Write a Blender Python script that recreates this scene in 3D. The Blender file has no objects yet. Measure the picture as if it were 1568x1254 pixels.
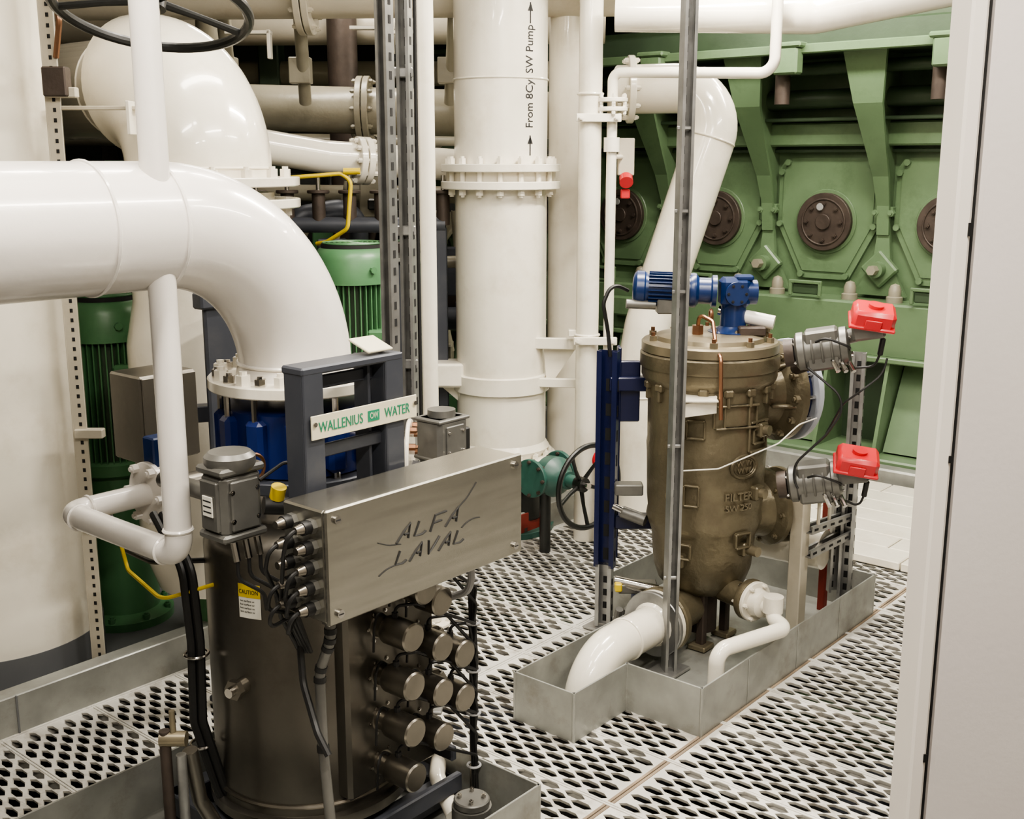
import bpy, bmesh, math, random
from mathutils import Vector as V, Matrix
random.seed(3)
# ------------------------------------------------------------------ frames
# layout frame: x = right, y = forward (m), z = up.  Room axes A and B are turned 40.3 deg.
AZ = math.radians(40.3)
A = V((math.sin(AZ), math.cos(AZ), 0)); B = V((-math.cos(AZ), math.sin(AZ), 0)); Z = V((0, 0, 1))
X = V((1, 0, 0)); Y = V((0, 1, 0))
ROOM = Matrix.Rotation(-(math.pi/2-AZ), 4, 'Z')      # final turn: A -> world X, B -> world Y
def AB(a, b, z=0.0): return A*a + B*b + Z*z

# ------------------------------------------------------------------ materials
MATS = {}
def mat(name, col, rough=0.4, metal=0.0, var=0.12, scale=6.0, bump=0.0, bscale=40, dirt=None, dirt_amt=0.0, dscale=3.0, coat=0.0, aniso=None, emit=None):
    m = bpy.data.materials.new(name); m.use_nodes = True
    nt = m.node_tree; n = nt.nodes; l = nt.links
    bs = n['Principled BSDF']
    bs.inputs['Roughness'].default_value = rough
    bs.inputs['Metallic'].default_value = metal
    if coat: bs.inputs['Coat Weight'].default_value = coat
    tc = n.new('ShaderNodeTexCoord')
    no = n.new('ShaderNodeTexNoise'); no.inputs['Scale'].default_value = scale; no.inputs['Detail'].default_value = 6
    if aniso:
        mp = n.new('ShaderNodeMapping'); mp.inputs['Scale'].default_value = aniso
        l.new(tc.outputs['Object'], mp.inputs['Vector']); src = mp.outputs['Vector']
    else: src = tc.outputs['Object']
    l.new(src, no.inputs['Vector'])
    rp = n.new('ShaderNodeValToRGB')
    c = V(col)
    rp.color_ramp.elements[0].position = 0.3; rp.color_ramp.elements[1].position = 0.7
    rp.color_ramp.elements[0].color = (*(c*(1-var)), 1); rp.color_ramp.elements[1].color = (*(c*(1+var*0.5)), 1)
    l.new(no.outputs['Fac'], rp.inputs['Fac'])
    out = rp.outputs['Color']
    if dirt:
        d = n.new('ShaderNodeTexNoise'); d.inputs['Scale'].default_value = dscale; d.inputs['Detail'].default_value = 10; d.inputs['Roughness'].default_value = 0.7
        l.new(tc.outputs['Object'], d.inputs['Vector'])
        dr = n.new('ShaderNodeValToRGB'); dr.color_ramp.elements[0].position = 0.52; dr.color_ramp.elements[1].position = 0.72
        dr.color_ramp.elements[0].color = (0, 0, 0, 1); dr.color_ramp.elements[1].color = (dirt_amt,)*3+(1,)
        l.new(d.outputs['Fac'], dr.inputs['Fac'])
        mx = n.new('ShaderNodeMix'); mx.data_type = 'RGBA'
        l.new(dr.outputs['Color'], mx.inputs[0]); l.new(out, mx.inputs[6]); mx.inputs[7].default_value = (*dirt, 1)
        out = mx.outputs[2]
    l.new(out, bs.inputs['Base Color'])
    if bump:
        b = n.new('ShaderNodeTexNoise'); b.inputs['Scale'].default_value = bscale; b.inputs['Detail'].default_value = 4
        l.new(src, b.inputs['Vector'])
        bp = n.new('ShaderNodeBump'); bp.inputs['Strength'].default_value = bump; bp.inputs['Distance'].default_value = 0.01
        l.new(b.outputs['Fac'], bp.inputs['Height']); l.new(bp.outputs['Normal'], bs.inputs['Normal'])
    if emit:
        bs.inputs['Emission Color'].default_value = (*col, 1); bs.inputs['Emission Strength'].default_value = emit
    MATS[name] = m
    return m
mat('white_gloss_paint', (.77,.73,.63), .2, var=.06, bump=.12, bscale=14, coat=.4, dirt=(.42,.34,.22), dirt_amt=.3, dscale=4)
mat('white_pipe_paint', (.76,.725,.68), .25, var=.04, bump=.06, bscale=30, coat=.3, dirt=(.5,.42,.32), dirt_amt=.25)
mat('cream_paint', (.50,.46,.37), .35, var=.1, bump=.1, dirt=(.25,.19,.12), dirt_amt=.45)
mat('beige_pipe_paint', (.27,.25,.19), .33, var=.12, bump=.1, dirt=(.12,.09,.06), dirt_amt=.5)
mat('grating_paint', (.58,.565,.52), .42, var=.25, scale=3, dirt=(.14,.11,.075), dirt_amt=.85, dscale=7)
mat('grating_seam_rust', (.26,.20,.14), .7, var=.5, scale=9)
mat('galvanised_tray', (.32,.325,.30), .4, metal=.35, var=.24, scale=9, dirt=(.13,.11,.08), dirt_amt=.6, dscale=5, bump=.05)
mat('galvanised_strut', (.34,.34,.33), .36, metal=.7, var=.25, scale=18)
mat('slot_dark', (.012,.012,.012), .8, var=.1)
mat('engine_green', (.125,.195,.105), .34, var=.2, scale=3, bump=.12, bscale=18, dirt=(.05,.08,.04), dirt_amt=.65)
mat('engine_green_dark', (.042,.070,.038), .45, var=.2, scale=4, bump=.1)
mat('motor_green', (.085,.205,.095), .36, var=.12, dirt=(.035,.08,.04), dirt_amt=.5)
mat('bronze_casting', (.158,.136,.09), .38, metal=.5, var=.22, scale=7, bump=.28, bscale=45, dirt=(.075,.06,.04), dirt_amt=.65)
mat('bronze_machined', (.27,.235,.165), .35, metal=.65, var=.2, scale=12, dirt=(.12,.085,.05), dirt_amt=.5)
mat('stainless_brushed', (.48,.465,.41), .27, metal=.95, var=.14, scale=4, aniso=(1,1,14), dirt=(.30,.28,.23), dirt_amt=.4)
mat('stainless_dark', (.19,.178,.155), .34, metal=.9, var=.2, scale=3, dirt=(.10,.09,.075), dirt_amt=.6, bump=.04)
mat('stainless_cap', (.27,.25,.215), .33, metal=.95, var=.15, scale=14)
mat('polished_steel', (.58,.56,.53), .16, metal=1, var=.05)
mat('slate_frame', (.055,.06,.074), .45, metal=.2, var=.15, dirt=(.13,.12,.11), dirt_amt=.3)
mat('valve_blue', (.007,.018,.105), .32, var=.15)
mat('motor_blue', (.007,.024,.095), .3, var=.12)
mat('navy_bracket', (.006,.010,.05), .35, var=.15)
mat('red_plastic', (.50,.022,.03), .3, var=.06)
mat('grey_aluminium', (.17,.168,.155), .4, metal=.5, var=.2, scale=16)
mat('teal_valve', (.035,.10,.08), .4, var=.2)
mat('black_rubber', (.012,.012,.012), .5, var=.2)
mat('black_iron', (.012,.013,.012), .35, var=.2, bump=.1)
mat('grey_conduit', (.30,.30,.30), .5, var=.1)
mat('yellow_paint', (.62,.46,.02), .4, var=.1)
mat('label_white', (.75,.73,.65), .5, var=.03)
mat('sign_cream', (.62,.58,.43), .4, var=.05)
mat('sign_green', (.02,.20,.11), .5, var=.03)
mat('ink_black', (.02,.02,.02), .5, var=.02)
mat('brown_valve_plate', (.068,.052,.043), .5, metal=.3, var=.3, scale=12, bump=.15)
mat('copper', (.28,.15,.09), .35, metal=.9, var=.25)
mat('subfloor', (.02,.02,.018), .85, var=.5, scale=2)
mat('wall_paint', (.05,.05,.04), .5, var=.25, scale=2)
mat('ceiling_paint', (.34,.32,.28), .5, var=.1, scale=2)
mat('panel_paint', (.68,.635,.61), .42, var=.03, bump=.03, bscale=120)
mat('jamb_paint', (.78,.73,.67), .4, var=.04)
mat('grey_skirt', (.13,.135,.14), .45, var=.12)
mat('red_primer', (.22,.03,.02), .6, var=.2)
mat('bluewhite', (.45,.48,.54), .35, var=.08)
mat('lamp_glow', (1.0,.94,.84), .5, emit=6)

# ------------------------------------------------------------------ builder
def perp(d):
    d = d.normalized()
    u = d.cross(Z) if abs(d.z) < .95 else d.cross(X)
    u.normalize(); return u, d.cross(u).normalized()
_boxcache = {}
def tobj(v): return v if isinstance(v, V) else V(v)
class Obj:
    def __init__(s, name, sharp=35):
        s.name = name; s.v = []; s.f = []; s.m = []; s.mats = []; s.sharp = sharp
    def mi(s, m):
        if m not in s.mats: s.mats.append(m)
        return s.mats.index(m)
    def add(s, vs, fs, m):
        o = len(s.v); s.v += [tuple(p) for p in vs]; k = s.mi(m)
        for f in fs: s.f.append(tuple(i+o for i in f)); s.m.append(k)
    def loft(s, rings, m, cap=True, closed=False):
        n = len(rings[0]); vs = [p for r in rings for p in r]; fs = []
        R = len(rings)
        for i in range(R if closed else R-1):
            j = (i+1) % R
            for k in range(n):
                fs.append((i*n+k, i*n+(k+1) % n, j*n+(k+1) % n, j*n+k))
        if cap and not closed:
            fs.append(tuple(range(n))[::-1]); fs.append(tuple((R-1)*n+k for k in range(n)))
        s.add(vs, fs, m)
    def lathe(s, c, d, prof, m, seg=32, cap=True):
        c = tobj(c); d = tobj(d).normalized(); u, w = perp(d)
        rings = [[c+d*h+(u*math.cos(2*math.pi*k/seg)+w*math.sin(2*math.pi*k/seg))*max(r, 1e-4) for k in range(seg)] for r, h in prof]
        s.loft(rings, m, cap)
    def cyl(s, p0, p1, r, m, r1=None, seg=20, cap=True):
        p0 = tobj(p0); p1 = tobj(p1); L = (p1-p0).length
        s.lathe(p0, p1-p0, [(r, 0), (r if r1 is None else r1, L)], m, seg, cap)
    def disc(s, c, d, R, t, m, seg=32, bev=.003):
        s.lathe(c, d, [(R-bev, 0), (R, bev), (R, t-bev), (R-bev, t)], m, seg)
    def box(s, c, size, m, ax=(A, B, Z), bev=.004):
        key = (tuple(round(q, 4) for q in size), bev)
        if key not in _boxcache:
            bm = bmesh.new(); bmesh.ops.create_cube(bm, size=1)
            bmesh.ops.scale(bm, vec=size, verts=bm.verts)
            b = min(bev, min(size)*.3)
            if b > 0: bmesh.ops.bevel(bm, geom=bm.edges[:], offset=b, segments=1, affect='EDGES')
            bm.verts.index_update()
            _boxcache[key] = ([p.co.copy() for p in bm.verts], [[q.index for q in f.verts] for f in bm.faces]); bm.free()
        vs, fs = _boxcache[key]; c = tobj(c)
        s.add([c+ax[0]*p.x+ax[1]*p.y+ax[2]*p.z for p in vs], fs, m)
    def beam(s, p0, p1, w, h, m, up=Z, bev=.003):
        p0 = tobj(p0); p1 = tobj(p1); d = (p1-p0); L = d.length; d.normalize()
        if abs(d.dot(up)) > .98: up = B
        sd = up.cross(d).normalized(); u2 = d.cross(sd).normalized()
        s.box((p0+p1)/2, (L, w, h), m, (d, sd, u2), bev)
    def prism(s, pts, ext, m):
        ext = tobj(ext); n = len(pts); pts = [tobj(p) for p in pts]
        vs = pts+[p+ext for p in pts]
        fs = [tuple(range(n))[::-1], tuple(range(n, 2*n))]+[(i, (i+1) % n, n+(i+1) % n, n+i) for i in range(n)]
        s.add(vs, fs, m)
    def sweep(s, pts, r, m, seg=16, cap=True, closed=False):
        pts = [tobj(p) for p in pts]; n = len(pts); rings = []
        t0 = (pts[1]-pts[0]).normalized(); u, w = perp(t0); prev = t0
        for i in range(n):
            if closed: t = (pts[(i+1) % n]-pts[i-1]).normalized()
            elif i == 0: t = t0
            elif i == n-1: t = (pts[-1]-pts[-2]).normalized()
            else: t = ((pts[i+1]-pts[i]).normalized()+(pts[i]-pts[i-1]).normalized()).normalized()
            q = prev.rotation_difference(t); u = q @ u; w = q @ w; prev = t
            rr = r[i] if isinstance(r, (list, tuple)) else r
            rings.append([pts[i]+(u*math.cos(2*math.pi*k/seg)+w*math.sin(2*math.pi*k/seg))*rr for k in range(seg)])
        s.loft(rings, m, cap, closed)
    def pipe(s, pts, r, m, bend=None, seg=16, arc=8):
        s.sweep(fillet(pts, bend if bend is not None else r*2.5, arc), r, m, seg)
    def torus(s, c, d, R, r, m, seg=40, ts=8, squash=1):
        c = tobj(c); u, w = perp(tobj(d))
        s.sweep([c+(u*math.cos(2*math.pi*k/seg)+w*math.sin(2*math.pi*k/seg))*R for k in range(seg)], r, m, ts, closed=True)
    def weld(s, c, d, R, m): s.torus(c, d, R, .0045, m, 40, 6)
    def bolts(s, c, d, R, n, m, r=.012, h=.02, ph=0, seg=6):
        c = tobj(c); d = tobj(d).normalized(); u, w = perp(d)
        for k in range(n):
            t = 2*math.pi*(k+ph)/n; p = c+(u*math.cos(t)+w*math.sin(t))*R
            s.cyl(p, p+d*h, r, m, seg=seg)
            s.cyl(p, p+d*(h*1.35), r*.55, m, seg=8)
    def flange(s, c, d, R, t, m, n=12, bm='polished_steel', br=.011, seg=40, both=True):
        c = tobj(c); d = tobj(d).normalized()
        s.disc(c, d, R, t, m, seg)
        s.bolts(c+d*t, d, R*.87, n, bm, br, br*1.4)
        if both: s.bolts(c, -d, R*.87, n, bm, br, br*1.4)
    def strut(s, p0, p1, w, dpt, face, m='galvanised_strut', pitch=.05, slots=True):
        """slotted C-channel, open/slotted side toward 'face'"""
        p0 = tobj(p0); p1 = tobj(p1); d = p1-p0; L = d.length; d.normalize()
        f = (face-d*face.dot(d)).normalized(); sd = d.cross(f).normalized(); t = .003
        prof = [(-w/2, 0), (-w/2, dpt), (-w/2+w*.24, dpt), (-w/2+w*.24, dpt-t*2), (-w/2+t, dpt-t*2), (-w/2+t, t), (w/2-t, t), (w/2-t, dpt-t*2), (w/2-w*.24, dpt-t*2), (w/2-w*.24, dpt), (w/2, dpt), (w/2, 0)]
        r0 = [p0+sd*x+f*y for x, y in prof]; r1 = [p+d*L for p in r0]
        s.loft([r0, r1], m)
        if slots:
            k = int(L/pitch)
            for i in range(k):
                c = p0+d*((i+.5)*pitch)+f*(t+.0008)
                s.box(c, (pitch*.5, w*.28, .001), 'slot_dark', (d, sd, f), 0)
                s.box(p0+d*((i+.5)*pitch)+sd*(w/2+.0006)+f*dpt*.5, (pitch*.45, .001, dpt*.28), 'slot_dark', (d, sd, f), 0)
    def wheel(s, c, nrm, R, r, m, spokes=5, hub=.03, dish=.04):
        c = tobj(c); n = tobj(nrm).normalized(); u, w = perp(n)
        s.torus(c, n, R, r, m, 48, 10)
        h = c-n*dish
        s.cyl(h-n*.02, h+n*.025, hub, m, seg=16)
        for k in range(spokes):
            t = 2*math.pi*k/spokes+.3; e = c+(u*math.cos(t)+w*math.sin(t))*R
            mid = h.lerp(e, .5)-n*dish*.1
            s.sweep([h, mid, e], [r*.9, r*.65, r*.75], m, 8)
    def text(s, txt, size, o, xd, yd, m, ext=.001, align='LEFT', wrap=None, shear=0, sx=1, fitw=None):
        cu = bpy.data.curves.new('t', 'FONT'); cu.body = txt; cu.size = size; cu.extrude = ext; cu.align_x = align; cu.shear = shear; cu.resolution_u = 3
        ob = bpy.data.objects.new('t', cu); bpy.context.scene.collection.objects.link(ob)
        me = bpy.data.meshes.new_from_object(ob)
        if fitw:
            wd = max(p.co.x for p in me.vertices)-min(p.co.x for p in me.vertices); k = fitw/wd
            for p in me.vertices: p.co.x *= k
        o = tobj(o); nd = xd.cross(yd).normalized()
        if wrap: vs = [wrap(p.co) for p in me.vertices]
        else: vs = [o+xd*p.co.x*sx+yd*p.co.y+nd*p.co.z for p in me.vertices]
        s.add(vs, [tuple(f.vertices) for f in me.polygons], m)
        bpy.data.objects.remove(ob); bpy.data.curves.remove(cu); bpy.data.meshes.remove(me)
    def done(s, recalc=True):
        me = bpy.data.meshes.new(s.name); me.from_pydata(s.v, [], s.f)
        for m in s.mats: me.materials.append(MATS[m])
        me.polygons.foreach_set('material_index', s.m)
        if recalc:
            bm = bmesh.new(); bm.from_mesh(me); bmesh.ops.recalc_face_normals(bm, faces=bm.faces[:]); bm.to_mesh(me); bm.free()
        me.transform(ROOM)
        me.polygons.foreach_set('use_smooth', [True]*len(me.polygons))
        me.set_sharp_from_angle(angle=math.radians(s.sharp))
        xs = [v.co for v in me.vertices]
        lo = V([min(c[i] for c in xs) for i in range(3)]); hi = V([max(c[i] for c in xs) for i in range(3)])
        c = V(((lo.x+hi.x)/2, (lo.y+hi.y)/2, lo.z))
        me.transform(Matrix.Translation(-c)); me.update()
        ob = bpy.data.objects.new(s.name, me); ob.location = c
        bpy.context.scene.collection.objects.link(ob); return ob
def fillet(pts, bend, arc=8):
    pts = [tobj(p) for p in pts]; out = [pts[0]]
    for i in range(1, len(pts)-1):
        p = pts[i]; a = (pts[i-1]-p); b = (pts[i+1]-p); la, lb = a.length, b.length; a.normalize(); b.normalize()
        ang = a.angle(b)
        if ang > 3.1: out.append(p); continue
        bb = bend[i-1] if isinstance(bend, (list, tuple)) else bend
        t = min(bb/math.tan(ang/2), la*.5 if i > 1 else la*.98, lb*.5 if i < len(pts)-2 else lb*.98)
        rr = t*math.tan(ang/2)
        c = p+(a+b).normalized()*(rr/math.sin(ang/2))
        s0 = p+a*t-c; s1 = p+b*t-c; tot = s0.angle(s1); axs = s0.cross(s1).normalized()
        for k in range(arc+1): out.append(c+Matrix.Rotation(tot*k/arc, 3, axs) @ s0)
    out.append(pts[-1])
    res = [out[0]]
    for p in out[1:]:
        if (p-res[-1]).length > 1e-5: res.append(p)
    return res

# ------------------------------------------------------------------ room shell
CA = 6.29                      # engine face plane (A coordinate)
CURB = 3.20                    # grating edge (B coordinate)
def slab(name, a0, a1, b0, b1, z0, z1, m):
    o = Obj(name); o.box(AB((a0+a1)/2, (b0+b1)/2, (z0+z1)/2), (a1-a0, b1-b0, z1-z0), m, bev=0); return o
slab('wall_back', 7.5, 7.6, -2, 7.6, -.6, 3.1, 'engine_green_dark').done()
slab('wall_left', -2, 7.6, 7.5, 7.6, -.6, 3.1, 'wall_paint').done()
slab('wall_front', -2.1, -2, -2, 7.6, -.6, 3.1, 'ceiling_paint').done()
slab('wall_side', -2, 7.6, -2.1, -2, -.6, 3.1, 'ceiling_paint').done()
slab('ceiling', -2, 7.6, -2, 7.6, 3.1, 3.2, 'ceiling_paint').done()
slab('floor', -2, 7.6, -2, 7.6, -.62, -.5, 'subfloor').done()
slab('floor_plate', -2, 7.4, CURB+.05, 7.5, -.04, -.01, 'grey_skirt').done()

# expanded-metal grating, real open mesh
def grating():
    o = Obj('floor_grating', sharp=12); vs = []; fs = []
    pa, st = .30, .016; na = 10; ca = (pa-st)/na
    zt, zb = 0.0, -.007
    segs_b = [(-.6, .0), (.0, .8), (.8, 1.6), (1.6, 2.4), (2.4, 3.19)]
    a_start = .49
    for ia in range(19):
        A0 = a_start+ia*pa
        for (B0, B1) in segs_b:
            if A0 < 2.0 and B1 <= .8: continue
            b0 = B0+.011; b1 = B1-.011; nb = 9 if B1-B0 > .7 else 7; cb = (b1-b0)/nb
            for i in range(na):
                x0 = A0+st/2+i*ca; x1 = x0+ca; xc = (x0+x1)/2
                odd = i % 2
                cells = [(b0+j*cb, b0+(j+1)*cb) for j in range(nb)] if not odd else [(b0+(j+.5)*cb, b0+(j+1.5)*cb) for j in range(nb-1)]
                if odd:
                    for (p, q) in ((b0, b0+cb/2), (b1-cb/2, b1)):
                        k = len(vs); vs += [AB(x0, p, zt), AB(x1, p, zt), AB(x1, q, zt), AB(x0, q, zt)]; fs.append((k, k+1, k+2, k+3))
                for (p, q) in cells:
                    c = (p+q)/2; L = q-p; n = .0045; mg = .0075
                    out = [(xc, p), (x1, p), (x1, q), (xc, q), (x0, q), (x0, p)]
                    inn = [(xc, p+mg), (x1-n, c-L*.20), (x1-n, c+L*.20), (xc, q-mg), (x0+n, c+L*.20), (x0+n, c-L*.20)]
                    k = len(vs)
                    dz = [0, .003, .003, 0, -.003, -.003]
                    vs += [AB(u, w, zt) for u, w in out]+[AB(u, w, zt+dz[e]) for e, (u, w) in enumerate(inn)]+[AB(u+.003, w, zb) for u, w in inn]
                    for t in range(6):
                        t2 = (t+1) % 6
                        fs.append((k+t, k+t2, k+6+t2, k+6+t)); fs.append((k+6+t, k+6+t2, k+12+t2, k+12+t))
    o.add(vs, fs, 'grating_paint')
    a_end = a_start+19*pa
    for ia in range(20):
        a = a_start+ia*pa; bs = -.6 if a >= 2.0 else .8
        for q in (-.0045, .0045):
            o.box(AB(a+q, (bs+3.19)/2, -.015), (.007, 3.19-bs, .036), 'grating_paint', bev=.001)
    for b in (-.6, 0, .8, 1.6, 2.4, 3.185):
        a0 = 2.0 if b < .8 else a_start
        for q in (-.006, .006):
            o.box(AB((a0+a_end)/2, b+q, -.016), (a_end-a0, .009, .036), 'grating_seam_rust' if b == 1.6 else 'grating_paint', bev=.001)
    return o.done(recalc=False)
grating()
sp = Obj('underfloor_piping')
for k, b in enumerate((.7, 1.3, 1.9, 2.6)):
    sp.cyl(AB(.5, b, -.36), AB(6, b, -.36), .05+.02*(k % 2), 'slate_frame', seg=12)
for k in range(5):
    sp.beam(AB(.9+k*1.2, -.6, -.1), AB(.9+k*1.2, 3.1, -.1), .06, .12, 'engine_green_dark')
sp.done()

cb = Obj('curb_left')  # low steel curb along the grating edge
cb.box(AB(2.9, CURB, .06), (5.4, .012, .13), 'galvanised_tray')
cb.box(AB(2.9, CURB+.03, .12), (5.4, .06, .01), 'galvanised_tray')
for a in (1.45, 2.3, 3.2, 4.0): cb.box(AB(a, CURB-.008, .06), (.006, .006, .13), 'grey_skirt')
cb.box(AB(3.85, CURB-.008, .07), (.35, .006, .10), 'red_primer')
cb.done()

# near door panel on the right
w = Obj('door_panel_right')
w.box(V((.490+.35, 1.235, 1.35)), (.70, .05, 2.9), 'panel_paint', (X, Y, Z), .004)
w.done()
j = Obj('trim_1')
j.box(V((.4745, 1.24, 1.35)), (.018, .06, 2.9), 'jamb_paint', (X, Y, Z), .003)
j.box(V((.4865, 1.245, 1.35)), (.006, .05, 2.9), 'black_rubber', (X, Y, Z), .0)
for z, h in ((1.63, .014), (1.02, .01), (1.38, .008)): j.box(V((.4815, 1.2095, z)), (.004, .002, h), 'black_rubber', (X, Y, Z), .0)
j.done()

# ------------------------------------------------------------------ engine
def engine():
    o = Obj('marine_engine')
    def E(b, z, n=0): return AB(CA-n, b, z)
    b0, b1 = -.2, 6.2; bc = (b0+b1)/2; bl = b1-b0
    g, gd = 'engine_green', 'engine_green_dark'
    o.box(E(bc, 1.25, -.3), (.6, bl, 2.5), g)
    # ledge / bedplate
    o.box(E(bc, .79, .12), (.26, bl, .30), g, bev=.012)
    o.box(E(bc, .635, .14), (.32, bl, .03), g, bev=.006)
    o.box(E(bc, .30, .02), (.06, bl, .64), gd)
    o.box(E(bc, .055, .22), (.45, bl, .13), g, bev=.01)
    o.box(E(bc, .03, .50), (.10, bl, .14), 'galvanised_tray', bev=.01)
    # upper rails
    o.box(E(bc, 1.85, .06), (.12, bl, .13), g, bev=.01)
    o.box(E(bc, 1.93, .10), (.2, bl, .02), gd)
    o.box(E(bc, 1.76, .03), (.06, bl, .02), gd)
    o.cyl(E(b0, 2.04, .14), E(b1, 2.04, .14), .055, gd)
    o.cyl(E(b0, 2.20, .22), E(b1, 2.20, .22), .035, gd)
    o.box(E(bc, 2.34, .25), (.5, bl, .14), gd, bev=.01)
    o.box(E(bc, 2.28, .52), (.04, bl, .05), g, bev=.006)
    doors = [4.34+.709*k for k in range(-6, 3)]
    for d in doors:
        z0 = 1.36
        pts = [(-.27, .36), (-.31, .30), (-.31, -.02), (-.15, -.33), (.15, -.33), (.31, -.02), (.31, .30), (.27, .36)]
        o.prism([E(d+x, z0+z, .0) for x, z in pts], -A*.028, g)
        o.prism([E(d+x*.9, z0+.01+z*.9, .028) for x, z in pts], -A*.008, g)
        o.disc(E(d, z0, .03), -A, .185, .015, g, 36)
        o.disc(E(d, z0, .04), -A, .165, .035, 'brown_valve_plate', 40)
        o.torus(E(d, z0, .076), A, .13, .006, 'brown_valve_plate')
        o.bolts(E(d, z0, .075), -A, .105, 8, 'brown_valve_plate', .014, .012)
        o.disc(E(d, z0, .075), -A, .045, .012, 'brown_valve_plate', 20)
        o.disc(E(d+.02, z0+.085, .085), -A, .022, .006, 'grey_conduit', 12)
        for x, z in pts:
            o.cyl(E(d+x*.93, z0+z*.93, .03), E(d+x*.93, z0+z*.93, .055), .018, g, seg=10)
        o.box(E(d, z0-.37, .25), (.02, .16, .06), gd, bev=.006)
        for q in (-.09, .09): o.box(E(d+q, z0-.37, .262), (.02, .02, .08), g)
        o.box(E(d, z0-.33, .262), (.02, .20, .02), g)
        # column between doors
        c = d+.3545
        o.prism([E(c-.02, 1.30, 0), E(c-.02, 1.30, .05), E(c-.02, 1.46, .07), E(c-.02, 1.62, .13), E(c-.02, 1.80, .24), E(c-.02, 2.0, .36), E(c-.02, 2.28, .44), E(c-.02, 2.28, 0)], B*.04, g)
        prev = None
        for z, n, hw in ((1.30, .05, .035), (1.46, .07, .035), (1.62, .13, .045), (1.80, .24, .06), (2.0, .36, .08), (2.28, .44, .12)):
            cur = (z, n, hw)
            if prev:
                q = [E(c-prev[2], prev[0], prev[1]), E(c+prev[2], prev[0], prev[1]), E(c+hw, z, n), E(c-hw, z, n)]
                o.prism(q, -A*.022, g)
            prev = cur
        o.box(E(c, 1.44, .04), (.06, .10, .03), g)
        o.bolts(E(c-.045, 1.42, .06), -A, .0, 1, g, .02, .03)
        o.bolts(E(c+.045, 1.42, .06), -A, .0, 1, g, .02, .03)
        o.prism([E(c-.03, 1.36, .03), E(c+.03, 1.36, .03), E(c+.05, 1.15, .03), E(c+.15, .96, .03), E(c-.15, .96, .03), E(c-.05, 1.15, .03)], -A*.03, g)
        o.box(E(c, 1.11, .07), (.05, .16, .15), g, (A, (B+Z).normalized(), (Z-B).normalized()), .01)
        o.cyl(E(c, 1.11, .08), E(c, 1.11, .15), .045, g, seg=20)
        o.cyl(E(c, 1.11, .15), E(c, 1.11, .20), .028, 'beige_pipe_paint', seg=6)
        for q in (-.13, .13):
            o.lathe(E(c+q, .94, .16), Z, [(.045, 0), (.045, .03), (.034, .035), (.034, .07), (.024, .095), (.0, .105)], 'beige_pipe_paint', 16)
        for q in (-.18, .18):
            o.prism([E(d+q, .62, .27), E(d+q, .62, .02), E(d+q, .12, .02), E(d+q, .12, .40)], B*.02, g)
        o.prism([E(d-.17, .60, .06), E(d+.17, .60, .06), E(d+.17, .13, .30), E(d-.17, .13, .30)], -A*.01, g)
    for b in (2.1, 2.95, 3.8):
        o.box(E(b, 2.22, .55), (.08, .14, .14), 'engine_green', bev=.01)
        o.box(E(b, 2.30, .55), (.10, .18, .03), 'engine_green', bev=.01)
        o.cyl(E(b+.05, 2.16, .50), E(b+.05, 2.0, .50), .04, 'brown_valve_plate')
    for b in (5.0, 4.1):
        o.box(E(b+.03, .80, .30), (.06, .2, .12), g, bev=.01)
    o.done()
engine()

# ------------------------------------------------------------------ filter tray (bronze unit)
O1 = V((.569, 3.148, 0))
def F(a, b, z=0): return O1+A*a+B*b+Z*z
def tray(name, Fn, poly, h, t=.006, rim=True):
    o = Obj(name)
    n = len(poly)
    for i in range(n):
        p = Fn(*poly[i], h/2); q = Fn(*poly[(i+1) % n], h/2); d = (q-p).normalized()
        o.beam(p-d*t*.5, q+d*t*.5, t, h, 'galvanised_tray', bev=.001)
        if rim:
            o.cyl(p+Z*(-h/2), p+Z*(h/2), t*.9, 'galvanised_tray', seg=8)
    vs = [Fn(*p, .004) for p in poly]
    o.prism(vs, Z*.004, 'galvanised_tray')
    return o
t1 = tray('drip_tray', F, [(0, 0), (1.26, 0), (1.26, .78), (.60, .78), (.60, .50), (-.275, .50), (-.275, .272), (0, .272)], .16)
for p in ((.28, -.004), (.62, -.004), (.95, -.004)): t1.box(F(p[0], p[1], .08), (.003, .003, .15), 'galvanised_tray')
t1.done()

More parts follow.
